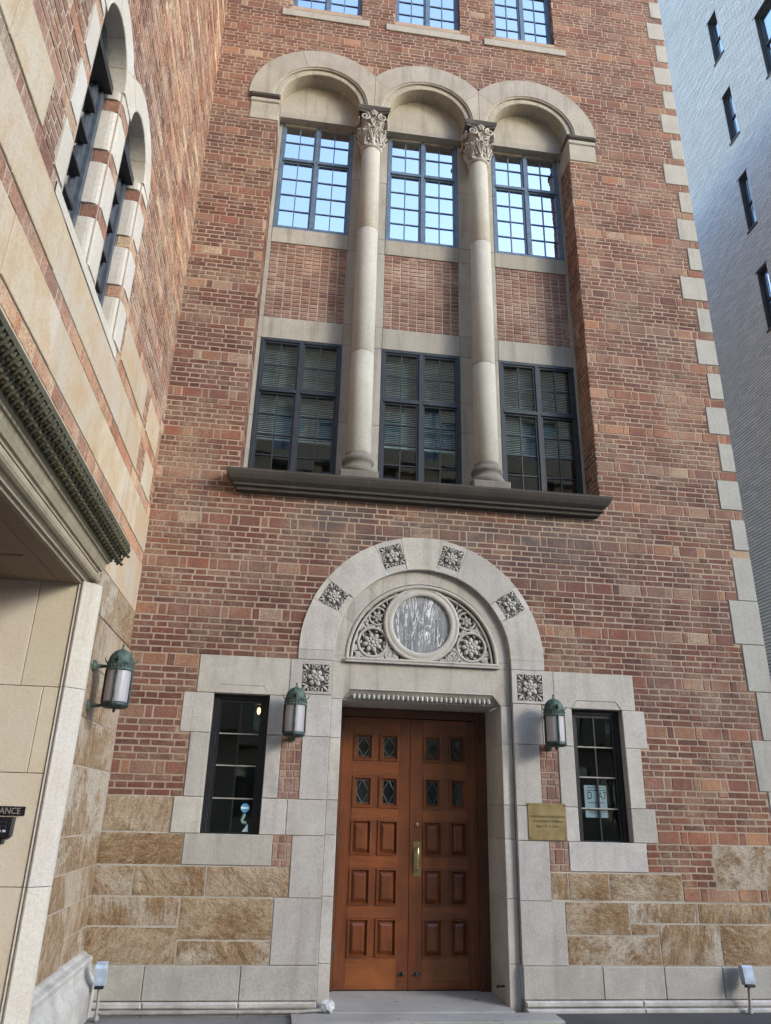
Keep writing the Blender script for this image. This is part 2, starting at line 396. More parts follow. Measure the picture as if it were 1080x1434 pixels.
def bricks(mb, fn, u0, u1, z0, z1, rects=(), circ=(), mi=0, mit=None, d0=-.004, d1=.0035, tall=True, jit=.0028, phase=0.):
    """real bricks laid course by course, six thin Flemish courses then one of large bricks"""
    k0 = int(z0 / P) - 1; k1 = int(z1 / P) + 2
    rows = []
    for k in range(k0, k1):
        base = k * P
        for r in range(6): rows.append((base + r * .0628, base + (r + 1) * .0628, 0, k * 7 + r))
        rows.append((base + 6 * .0628, base + P, 1, k * 7 + 6))
    if not tall:
        rows = [(z0 + r * tall_h, z0 + (r + 1) * tall_h, 0, r) for r in range(int((z1 - z0) / tall_h))]
    for ra, rb, tl, idx in rows:
        if rb <= z0 + .01 or ra >= z1 - .01: continue
        zm = (ra + rb) / 2
        ex = [(r[0], r[1]) for r in rects if r[2] - .004 < zm < r[3] + .004]
        for cx, cz, rad, zmin in circ:
            if zm >= zmin and abs(zm - cz) < rad:
                h = math.sqrt(rad * rad - (zm - cz) ** 2); ex.append((cx - h, cx + h))
        free = [(u0, u1)]
        for a, b in ex:
            nf = []
            for p, q in free:
                if b <= p or a >= q: nf.append((p, q)); continue
                if a > p: nf.append((p, a))
                if b < q: nf.append((b, q))
            free = nf
        S, H = ((.228, .082) if tl else (.224, .113))
        j = .0072
        per = S + H
        u = u0 - per * 2 + phase + (idx % 2) * (per / 2) + (R.uniform(-.02, .02) if tl else R.uniform(-.012, .012))
        part = 0
        while u < u1:
            w = (S, H)[part] + R.uniform(-.006, .006); part = 1 - part
            a, b = u + j, u + w - j; u += w
            for p, q in free:
                aa, bb = max(a, p + (j if p > u0 + 1e-6 else 0)), min(b, q - (j if q < u1 - 1e-6 else 0))
                if bb - aa < .018: continue
                lo, hi = max(ra + j, z0), min(rb - j, z1)
                if hi - lo < .012: continue
                g = lambda: R.uniform(-jit, jit)
                poly = [(aa + g(), lo + g()), (bb + g(), lo + g()), (bb + g(), hi + g()), (aa + g(), hi + g())]
                mb.slab(poly, fn, d0, d1 + R.uniform(-.002, .003), .003, (mit if (tl and mit is not None) else mi), .0012)

def arc_block(mb, fn, cx, cz, r0, r1, a0, a1, d0, d1, mi=0, b=.004, gap=.0018, n=None, clamp=None, smooth=False):
    n = n or max(2, int(abs(a1 - a0) * r1 / .06))
    g0 = gap / r0; g1 = gap / r1
    inner = [(cx + r0 * math.cos(a0 + g0 + (a1 - a0 - 2 * g0) * k / n), cz + r0 * math.sin(a0 + g0 + (a1 - a0 - 2 * g0) * k / n)) for k in range(n + 1)]
    outer = [(cx + r1 * math.cos(a0 + g1 + (a1 - a0 - 2 * g1) * k / n), cz + r1 * math.sin(a0 + g1 + (a1 - a0 - 2 * g1) * k / n)) for k in range(n + 1)]
    if clamp:
        cl = lambda p: (min(max(p[0], clamp[0]), clamp[1]), p[1])
        inner = [cl(p) for p in inner]; outer = [cl(p) for p in outer]
    poly = outer + inner[::-1]
    # strips so the front stays clean
    vs = []; fs = []
    def ring(p, d): return [fn(q[0], q[1], d) for q in p]
    sh = lambda ps, r, t: [(cx + (p[0] - cx) * t, cz + (p[1] - cz) * t) for p in ps]
    oi = [(p[0] + (cx - p[0]) * b / r1, p[1] + (cz - p[1]) * b / r1) for p in outer]; ii = [(p[0] - (cx - p[0]) * b / r0, p[1] - (cz - p[1]) * b / r0) for p in inner]
    m = n + 1
    vs = ring(outer, d0) + ring(outer, d1 - b) + ring(oi, d1) + ring(ii, d1) + ring(inner, d1 - b) + ring(inner, d0)
    for s_ in range(5):
        for k in range(n): fs.append((s_ * m + k, s_ * m + k + 1, (s_ + 1) * m + k + 1, (s_ + 1) * m + k))
    for k in (0, n): fs.append(tuple(s_ * m + k for s_ in range(6)))
    mb.add(vs, fs, mi, smooth)

# ================================================================== BRICK FACADE
fac = thing('brick_building', 'red brick church house with an arched stone doorway and three tall arched windows', 'building', (1.8, 0, 0), None, True)
AC = [-.205, 1.29, 2.785]; AZ = 10.66       # the three arches of the arcade
DX, DZ = 1.282, 3.10                        # doorway arch
RX0, RX1 = -.76, 3.335                      # arcade recess
YW = .37                                    # window plane of the recess
stones = []   # (x0,x1,z0,z1,mat)
def st(x0, x1, z0, z1, m='lime'): stones.append((x0, x1, z0, z1, m))
# narrow left window surround
st(-.945, -.058, 2.635, 3.0); st(-1.06, -.776, 2.262, 2.635); st(-.24, .075, 2.262, 2.635); st(-.955, -.776, 1.692, 2.262)
st(-1.035, -.776, 1.382, 1.692); st(-.24, .0, 1.382, 1.692); st(-.905, -.11, 1.122, 1.382)
# narrow right window surround
st(2.645, 3.515, 2.635, 3.0); st(2.505, 2.825, 2.262, 2.635); st(3.365, 3.605, 2.262, 2.635); st(2.655, 2.825, 1.692, 2.262); st(3.365, 3.527, 1.692, 2.262)
st(2.63, 2.825, 1.382, 1.692); st(3.365, 3.615, 1.382, 1.692); st(2.705, 3.49, 1.122, 1.382)
# portal piers
for a, b, e, f in ((.065, .363, 2.202, 2.51),):
    st(.085, b, 2.262, 2.66); st(.10, b, 1.692, 2.262); st(.0, b, 1.382, 1.692); st(.065, b, .868, 1.382)
    st(e, 2.505, 2.262, 2.66); st(e, 2.463, 1.692, 2.262); st(e, 2.63, 1.382, 1.692); st(e, f, .868, 1.382)
st(-.06, .363, .345, .868, 'lime'); st(2.202, 2.635, .345, .868, 'lime')
# bedded ochre stones, left
for x0, x1, z0, z1 in ((XL, -1.035, 1.382, 1.692), (XL, -.905, 1.115, 1.382), (XL, -1.30, .868, 1.115), (-1.30, -.672, .868, 1.115), (-.672, .065, .868, 1.115),
                       (XL, -.875, .634, .868), (-.875, -.06, .532, .868), (XL, -.862, .345, .634), (-.862, -.06, .345, .532),
                       (2.51, 2.685, .875, 1.115), (2.685, 3.085, .875, 1.115), (3.085, 3.82, .875, 1.115),
                       (2.635, 3.262, .59, .868), (3.262, 3.948, .69, .868), (3.948, 4.68, .69, .868), (4.68, XR, .69, .868), (3.262, 3.538, .59, .69),
                       (2.635, 3.538, .345, .59), (3.538, 4.14, .345, .69), (4.14, XR, .345, .69), (4.175, XR, .982, 1.382)):
    st(x0, x1, z0, z1, 'brown')
# quoins on the right corner
qz = []
for n in range(9, 31):
    w = .275 if n % 2 == 0 else .185
    if n in (20, 16): w += .08
    qz.append((XR - w, XR, n * P + 0, (n + 1) * P - .1228))
for z0, z1, w in ((3.895, 4.40, .235), (3.40, 3.895, .355), (2.89, 3.40, .28), (2.39, 2.89, .20), (1.885, 2.39, .33), (1.382, 1.885, .24)): qz.append((XR - w, XR, z0, z1))
# holes
holes = [(-.776, -.24, 1.312, 2.635), (2.825, 3.365, 1.312, 2.635), (.363, 2.202, -1, 3.1), (DX - .93, DX + .93, 3.1, DZ + .72), (DX - .72, DX + .72, 3.1, DZ + .93), (DX - .85, DX + .85, 3.1, DZ + .84), (RX0, RX1, 4.9, AZ)]
for c in AC: holes.extend([(c - .66, c + .66, AZ, AZ + .58), (c - .58, c + .58, AZ, AZ + .67)])
TW = [(-.715, .305), (.808, 1.79), (2.318, 3.262)]
for a, b in TW: holes.append((a, b, 12.52, 14.45))
mb = MB('mortar', 'brick', 'brick_tall')
plate(mb, FF, XL - .02, XR - .004, -.2, 15.6, holes)
# corner return of the facade and a plain body behind it
mb.quad((XR - .004, 0, -.2), (XR - .004, 12, -.2), (XR - .004, 12, 15.6), (XR - .004, 0, 15.6), 0)
mb.quad((XL, 0, 15.6), (XR - .004, 0, 15.6), (XR - .004, 12, 15.6), (XL, 12, 15.6), 0)
ex = [s[:4] for s in stones] + qz + [(RX0, RX1, 4.9, AZ), (.363, 2.202, 0, 3.1), (.02, 2.545, 2.63, 3.05), (-.776, -.24, 1.3, 2.64), (2.825, 3.365, 1.3, 2.64), (-1.13, RX0, 10.2, 10.66), (RX1, 3.71, 10.2, 10.66), (-.222, -.098, 1.692, 2.262)]
ex += [(a, b, 12.4, 14.45) for a, b in TW] + [(-.85, .415, 12.285, 12.42), (.67, 1.93, 12.285, 12.42), (2.15, 3.42, 12.285, 12.42)]
ex += [(XL, XR, -1, .345)]
circ = [(c, AZ, .955, AZ - .05) for c in AC] + [(DX, DZ, 1.262, 3.0)]
# the two slots beside the doorway are laid in small brick of their own
slots = [(-.098, .10, 1.692, 2.262), (-.11, .065, 1.115, 1.382), (2.463, 2.655, 1.692, 2.262), (2.51, 2.705, 1.115, 1.382)]
bricks(mb, FF, XL, XR, .345, 15.55, ex + slots, circ, 1, 2)
# brick reveals of the recess
FR = lambda u, w, d: (RX1 - d, u, w); FQ = lambda u, w, d: (RX0 + d, u, w)
mb.quad((RX1, 0, 4.9), (RX1, YW + .02, 4.9), (RX1, YW + .02, 10.5), (RX1, 0, 10.5), 0); mb.quad((RX0, 0, 4.9), (RX0, YW + .02, 4.9), (RX0, YW + .02, 10.5), (RX0, 0, 10.5), 0)
bricks(mb, FR, -.004, YW - .035, 5.0, 10.2, (), (), 1, 2); bricks(mb, FQ, -.004, YW - .035, 5.0, 10.2, (), (), 1, 2, phase=.1)
wall = mb.build('brickwork', fac)
# slots
for (a, b, c, d) in slots:
    mb = MB('mortar', 'brick_header')
    nrow = max(3, int(round((d - c) / .066))); h = (d - c) / nrow
    r = 0
    while r < nrow:
        z = c + r * h
        if r % 4 == 1 and r + 2 <= nrow:
            w = (b - a)
            for x0, x1 in ((a, a + w * .27), (a + w * .27, a + w * .73), (a + w * .73, b)): mb.slab(rect(x0, x1, z, z + 2 * h, .006), FF, -.004, .006 + R.uniform(-.002, .002), .003, 1, .001)
            r += 2
        else:
            k = 3 if r % 2 else 2
            for q in range(k): mb.slab(rect(a + (b - a) * q / k, a + (b - a) * (q + 1) / k, z, z + h, .006), FF, -.004, .005 + R.uniform(-.002, .002), .003, 1, .001)
            r += 1
    mb.build('brick_infill', fac)
# dressed and bedded stones
def add_stones(lst, name, matkey, parent, deep=None):
    m = MB(matkey)
    for s in lst: m.slab(rect(*s[:4], .0022), FF, (-.14 if deep is None else deep), .011 + R.uniform(-.002, .004), .004, 0, .0008)
    return m.build(name, parent)
for side in (0, 1): add_stones([s for s in stones if s[4] == 'lime' and (s[0] > 1.28) == bool(side)], 'window_surround', 'lime', fac)
bs = [(s[0] + (.0 if s[0] > XL else .0), s[1], s[2], s[3]) for s in stones if s[4] == 'brown']
for side in (0, 1):
    m = MB('brown', 'pointing')
    for a, b, c_, d_ in (((XL, -.06, .345, 1.118), (XL, -.905, 1.118, 1.385), (XL, -1.035, 1.385, 1.692)), ((2.635, XR - .006, .345, .868), (2.512, 3.82, .868, 1.117), (4.172, XR - .006, .98, 1.384)))[side]:
        m.quad(FF(a, c_, .0022), FF(b, c_, .0022), FF(b, d_, .0022), FF(a, d_, .0022), 1)
    for s in bs:
        if (s[0] > 1.28) == bool(side): hewn(m, s[0] + .007, s[1] - .007, s[2] + .007, s[3] - .007, FF, -.02, .009 + R.uniform(-.003, .004))
    m.build('bedded_stone_base', fac)
for q in qz:
    m = MB('quoin'); m.slab(rect(*q, .003), FF, -.2, .012 + R.uniform(-.003, .003), .005, 0, .001); m.build('quoin', fac)
m = MB('ledge'); m.slab(rect(-.236, -.10, 1.698, 2.256), FF, -.1, .013, .003); m.build('patch_slab', fac)
# shaped heads of the narrow windows (a cove with stopped ends)
for a, b in ((-.776, -.24), (2.825, 3.365)):
    m = MB('lime_st')
    pr = [(.016, 2.72, .06), (.0, 2.70, .045), (-.03, 2.66, .012), (-.06, 2.637, 0.)]
    vs = []
    for d, z, i in pr: vs += [(a + i, -d, z), (b - i, -d, z)]
    m.add(vs, [(2 * k, 2 * k + 1, 2 * k + 3, 2 * k + 2) for k in range(3)])
    m.add([(a + .06, -.016, 2.72), (a, -.016, 2.637), (a, .06, 2.637)] , [(0, 1, 2)]); m.add([(b - .06, -.016, 2.72), (b, -.016, 2.637), (b, .06, 2.637)], [(0, 1, 2)])
    m.build('window_head', fac)
# plinth
for side in (((XL, -1.105), (-1.105, -.30), (-.30, .363)), ((2.202, 2.95), (2.95, 3.54), (3.54, 4.11), (4.11, XR + .03))):
    m = MB('plinth')
    for x0, x1 in side: m.slab(rect(x0, x1, .085, .345, .0025), FF, -.02, .03 + R.uniform(-.002, .003), .005, 0, .0008)
    m.build('plinth', fac)
for side in (((XL, -1.09), (-1.09, -.30), (-.30, .363)), ((2.21, 3.3), (3.3, XR + .05))):
    m = MB('ledge')
    for x0, x1 in side: m.slab(rect(x0, x1, .03, .083, .002), FF, -.02, .055, .012, 0, .002); m.slab(rect(x0, x1, -.05, .028, .002), FF, -.02, .085, .01, 0, .002)
    m.build('plinth_ledge', fac)

# ---------------------------------------------------------------- carving helper
def rosette(mb, cx, cz, r, fn_d, petals=6, rings=2, seed=0):
    """petals lifted off a carved ground; fn_d(u,w,d) maps to the wall"""
    rr = random.Random(seed)
    def E(u, w, d, ru, rw, rd, ang):
        c = Vector(fn_d(u, w, d)); ax = Vector(fn_d(1, 0, 0)) - Vector(fn_d(0, 0, 0)); az = Vector(fn_d(0, 1, 0)) - Vector(fn_d(0, 0, 0)); ad = Vector(fn_d(0, 0, 1)) - Vector(fn_d(0, 0, 0))
        ca, sa = math.cos(ang), math.sin(ang)
        rot = Matrix((ax * ca + az * sa, ad, az * ca - ax * sa)).transposed()
        mb.ell(c, ru, rd, rw, rot, 0, 10, 6)
    a0 = rr.uniform(0, 1)
    for k in range(petals):
        a = a0 + 2 * PI * k / petals
        E(cx + .66 * r * math.cos(a), cz + .66 * r * math.sin(a), .006, .33 * r, .30 * r * min(1, 6 / petals), .17 * r + .004, a)
    for k in range(petals if rings > 1 else 0):
        a = a0 + 2 * PI * (k + .5) / petals
        E(cx + .38 * r * math.cos(a), cz + .38 * r * math.sin(a), .012, .2 * r, .17 * r, .16 * r + .004, a)
    E(cx, cz, .016, .24 * r, .24 * r, .2 * r + .003, 0)
    return E
def curl(mb, fn_d, u, w, r, a0, turns, rad, d=.01, sgn=1, n=22, shrink=.75):
    pts = []
    for k in range(n + 1):
        t_ = k / n; a = a0 + sgn * turns * 2 * PI * t_; q = r * (1 - shrink * t_)
        pts.append(fn_d(u + q * math.cos(a), w + q * math.sin(a), d))
    mb.tube(pts, rad, 6, 0, rad * .55)
def carved_square(cx, cz, s, rot, seed, parent, d_face, name='carved_rosette'):
    """square sunk panel with a rosette and four corner leaves"""
    ca, sa = math.cos(rot), math.sin(rot)
    FN = lambda u, w, d: (cx + u * ca - w * sa, -(d + d_face - .013), cz + u * sa + w * ca)
    rr = random.Random(seed)
    m = MB('carve'); h = s / 2
    E = rosette(m, 0, 0, s * .335, FN, rr.choice((5, 6, 8)), 2, seed)
    for k in range(4):
        a = PI / 4 + k * PI / 2; ca2, sa2 = math.cos(a), math.sin(a)
        E(ca2 * h * 1.08, sa2 * h * 1.08, .006, s * .15, s * .055, .012, a)
        for sg in (-1, 1):
            E(ca2 * h * 1.0 - sg * sa2 * s * .13, sa2 * h * 1.0 + sg * ca2 * s * .13, .005, s * .095, s * .035, .011, a + sg * .9)
            curl(m, FN, ca2 * h * .74 - sg * sa2 * s * .24, sa2 * h * .74 + sg * ca2 * s * .24, s * .085, a + PI, 1.1, s * .026, .008, sg)
        b_ = k * PI / 2
        E(math.cos(b_) * h * .86, math.sin(b_) * h * .86, .005, s * .06, s * .05, .012, b_)
    o = m.build(name, parent)
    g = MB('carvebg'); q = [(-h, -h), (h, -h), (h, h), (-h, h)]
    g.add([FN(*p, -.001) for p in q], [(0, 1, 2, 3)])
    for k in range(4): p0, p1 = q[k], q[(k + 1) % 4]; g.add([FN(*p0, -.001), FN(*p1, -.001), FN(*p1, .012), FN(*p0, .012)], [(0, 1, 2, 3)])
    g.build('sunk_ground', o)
    return o
def frame_poly(mb, outer, hole, fn, d0, d1, mi=0):
    """flat block with a hole (both 4-gons), sides running back"""
    vs = [fn(*p, d1) for p in outer] + [fn(*p, d1) for p in hole] + [fn(*p, d0) for p in outer] + [fn(*p, d0) for p in hole]
    fs = []
    for k in range(4):
        q = (k + 1) % 4
        fs += [(k, q, 4 + q, 4 + k), (k, q, 8 + q, 8 + k), (4 + k, 4 + q, 12 + q, 12 + k)]
    mb.add(vs, fs, mi)

# ---------------------------------------------------------------- doorway
DF = .016       # face of the outer order (proud of the brick)
arch = MB('lime'); carv = []
edges = [0, 25.5, 38.5, 67.5, 81.5, 101.5, 115, 143.5, 155.5, 180]
for k in range(9):
    a0, a1 = math.radians(edges[k]), math.radians(edges[k + 1])
    if k % 2 == 0: arc_block(arch, FF, DX, DZ, .915, 1.275, a0, a1, -.2, DF + R.uniform(-.001, .002))
    else:
        am = (a0 + a1) / 2; rm = 1.10; s = .235; cx, cz = DX + rm * math.cos(am), DZ + rm * math.sin(am)
        rot = am - PI / 2; ca, sa = math.cos(rot), math.sin(rot)
        h = [(cx + u * ca - w * sa, cz + u * sa + w * ca) for u, w in ((-s / 2, -s / 2), (s / 2, -s / 2), (s / 2, s / 2), (-s / 2, s / 2))]
        P_ = lambda r, a: (DX + r * math.cos(a), DZ + r * math.sin(a))
        g = .0018
        am0 = a0 + g; am1 = a1 - g
        # block with a sunk square: outer ring follows the arch
        n = 5
        inn = [P_(.915, am1 + (am0 - am1) * i / n) for i in range(n + 1)]; out = [P_(1.275, am1 + (am0 - am1) * i / n) for i in range(n + 1)]
        vs = [FF(*p, DF) for p in h]; fs = []
        b = 4; vs += [FF(*p, DF) for p in inn]; vs += [FF(*p, DF) for p in out]
        fs.append((0, 1, *[b + i for i in range(n, -1, -1)])); fs.append((3, 2, *[b + n + 1 + i for i in range(n, -1, -1)]))
        fs.append((0, 3, b + n + 1, b)); fs.append((1, 2, b + 2 * n + 1, b + n))
        arch.add(vs, fs, 0)
        arch.add([FF(*p, DF) for p in inn] + [FF(*p, -.2) for p in inn], [(i, i + 1, n + 2 + i, n + 1 + i) for i in range(n)], 0)
        arch.add([FF(*p, DF) for p in out] + [FF(*p, -.02) for p in out], [(i, i + 1, n + 2 + i, n + 1 + i) for i in range(n)], 0)
        carv.append((cx, cz, s, rot, k))
# springers with a carved square each side
for (x0, x1, hx0, hx1) in ((-.056, .363, .062, .325), (2.202, 2.643, 2.257, 2.525)):
    frame_poly(arch, rect(x0, x1, 2.662, 3.0, .002), rect(hx0, hx1, 2.69, 2.953), FF, -.1, DF)
    carv.append(((hx0 + hx1) / 2, 2.8215, .263, 0, 20 + int(x0)))
arch.slab(rect(.008, .363, 3.002, 3.1), FF, -.2, DF, .003); arch.slab(rect(2.202, 2.556, 3.002, 3.1), FF, -.2, DF, .003)
aro = arch.build('door_arch', fac)
for c in carv: carved_square(c[0], c[1], c[2], c[3], c[4] + 3, aro, DF)
# inner order: jambs, lintel, arch field
IN = -.040
zj = [-.05, .35, .88, 1.39, 1.695, 2.262, 2.634]
for a, b in ((.365, .474), (2.09, 2.2)):
    inn = MB('lime')
    for z0, z1 in zip(zj, zj[1:]): inn.slab(rect(a, b, z0, z1, .0015), FF, -.70, IN + R.uniform(-.001, .001), .004, 0)
    inn.build('door_jamb', fac)
lt = MB('lime_st')
lt.slab([(.365, 2.636), (.474, 2.636), (.552, 2.735), (2.008, 2.735), (2.09, 2.636), (2.2, 2.636), (2.2, 3.0), (.365, 3.0)], FF, -.2, IN, .003)
lt.box(.474, 2.09, .12, .70, 2.637, 2.8)        # soffit block above the doors
for k in range(7):
    a0, a1 = PI * k / 7, PI * (k + 1) / 7
    arc_block(lt, FF, DX, DZ - .03, .795, .955, a0, a1, -.2, IN, 0, .003, .001)
lt.slab(rect(.365, .487, 3.001, 3.069), FF, -.2, IN, .002); lt.slab(rect(2.077, 2.2, 3.001, 3.069), FF, -.2, IN, .002)
lt.build('door_lintel', fac)
# leaf-carved chamfer of the lintel
lf = MB('carve', 'carvebg')
lf.add([(.552, .041, 2.735), (2.008, .041, 2.735), (2.09, .125, 2.637), (.474, .125, 2.637)], [(0, 1, 2, 3)], 0)
lf.add([(.474, .041, 2.637), (.552, .041, 2.735), (.474, .125, 2.637)], [(0, 1, 2)], 0); lf.add([(2.09, .041, 2.637), (2.008, .041, 2.735), (2.09, .125, 2.637)], [(0, 1, 2)], 0)
n = 29
for k in range(n):
    x = .565 + (1.995 - .565) * (k + .5) / n
    rot = Matrix.Rotation(math.radians(-40), 3, 'X')
    lf.ell((x, .080, 2.690), .0215, .013, .058, rot, 0, 10, 6); lf.ell((x, .068, 2.690), .005, .009, .046, rot, 0, 6, 5)
    lf.ell((x + .0245, .088, 2.670), .006, .010, .034, rot, 0, 6, 5)
lf.tube([(.552, .036, 2.738), (2.008, .036, 2.738)], .006, 6, 0); lf.tube([(.485, .118, 2.640), (2.08, .118, 2.640)], .007, 6, 0)
lf.build('leaf_moulding', fac)
# tympanum
ty = MB('lime_st', 'carvebg')
N = 40
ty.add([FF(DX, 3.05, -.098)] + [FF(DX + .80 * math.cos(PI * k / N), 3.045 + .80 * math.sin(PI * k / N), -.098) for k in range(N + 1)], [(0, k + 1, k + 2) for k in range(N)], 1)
ty.tube([FF(DX + .782 * math.cos(PI * k / N), 3.055 + .782 * math.sin(PI * k / N), -.047) for k in range(N + 1)], .022, 8, 0)
ty.tube([FF(DX + .735 * math.cos(PI * k / N), 3.055 + .735 * math.sin(PI * k / N), -.066) for k in range(N + 1)], .014, 8, 0)
ty.box(DX - .80, DX + .80, -.0, .09, 3.002, 3.032, 0, .004); ty.tube([(DX - .79, .01, 3.036), (DX + .79, .01, 3.036)], .016, 8, 0)
tyo = ty.build('tympanum', fac)
RCX, RCZ = 1.272, 3.437
rg = MB('lime'); rg.lathe([(.403, -.095), (.403, -.055), (.395, -.045), (.375, -.042), (.365, -.05), (.355, -.044), (.325, -.040), (.31, -.046), (.302, -.06), (.302, -.08)], (RCX, 0, RCZ), 48, 0, 'y'); rg.build('roundel_ring', tyo)
mr = MB('marble'); mr.add([FF(RCX + .304 * math.cos(2 * PI * k / 48), RCZ + .304 * math.sin(2 * PI * k / 48), -.074) for k in range(48)], [tuple(range(48))]); mr.build('marble_roundel', tyo)
CF = lambda u, w, d: (u, .092 - d, w)
for sg in (-1, 1):
    X = lambda v: DX + sg * v
    cv = MB('carve')
    E = rosette(cv, X(.52), 3.225, .108, CF, 8, 2, 5 + sg)
    E2 = rosette(cv, X(.475), 3.50, .062, CF, 6, 2, 9 + sg); rosette(cv, X(.325), 3.665, .036, CF, 5, 1, 4)
    def ringc(u, w, r, rad, a0=0, a1=2 * PI): cv.tube([CF(u + r * math.cos(a0 + (a1 - a0) * k / 26), w + r * math.sin(a0 + (a1 - a0) * k / 26), .014) for k in range(27)], rad, 6, 0)
    ringc(X(.52), 3.225, .150, .017); ringc(X(.475), 3.50, .092, .013); ringc(X(.325), 3.665, .055, .010)
    curl(cv, CF, X(.315), 3.105, .085, PI / 2, 1.3, .016, .012, -sg); curl(cv, CF, X(.20), 3.062, .04, PI / 2, 1.1, .009, .010, sg)
    rr = random.Random(7)
    for (u, w, a, l) in ((.66, 3.09, 2.6, .06), (.70, 3.16, 1.9, .05), (.40, 3.10, .6, .05), (.345, 3.10, 2.2, .04), (.29, 3.09, .2, .04), (.64, 3.38, 2.1, .055), (.60, 3.46, 1.2, .05), (.40, 3.36, 2.8, .05),
                         (.56, 3.58, 2.3, .045), (.42, 3.62, .6, .045), (.39, 3.72, 2.4, .045), (.30, 3.755, 2.9, .04), (.23, 3.79, 2.9, .04), (.46, 3.06, .3, .05), (.58, 3.06, 3.0, .05), (.685, 3.26, 1.5, .05), (.25, 3.05, .1, .03), (.37, 3.57, 1.9, .04), (.39, 3.17, 1.3, .04)):
        E(X(u), w, .006, l, l * .40, .017, a if sg > 0 else PI - a)
        E(X(u + .012), w + .01, .012, l * .6, l * .14, .014, a if sg > 0 else PI - a)
    n_l = 0
    while n_l < 95:
        u, w = rr.uniform(.12, .74), rr.uniform(3.05, 3.82)
        if (u * u + (w - 3.055) ** 2) > .70 ** 2 or math.hypot(DX + sg * u - RCX, w - RCZ) < .425: continue
        if any(math.hypot(u - a, w - b) < r for a, b, r in ((.52, 3.225, .165), (.475, 3.50, .105), (.325, 3.665, .065))): continue
        l = rr.uniform(.022, .038); E(X(u), w, .006, l, l * .42, .015, rr.uniform(0, PI)); n_l += 1
    for a, b, r, q in ((.52, 3.225, .122, 10), (.475, 3.50, .074, 7)):
        for k in range(q): t_ = 2 * PI * k / q; E(X(a + r * math.cos(t_)), b + r * math.sin(t_), .004, .020, .011, .012, t_ + 1.0)
    cv.build('carved_scrollwork', tyo)

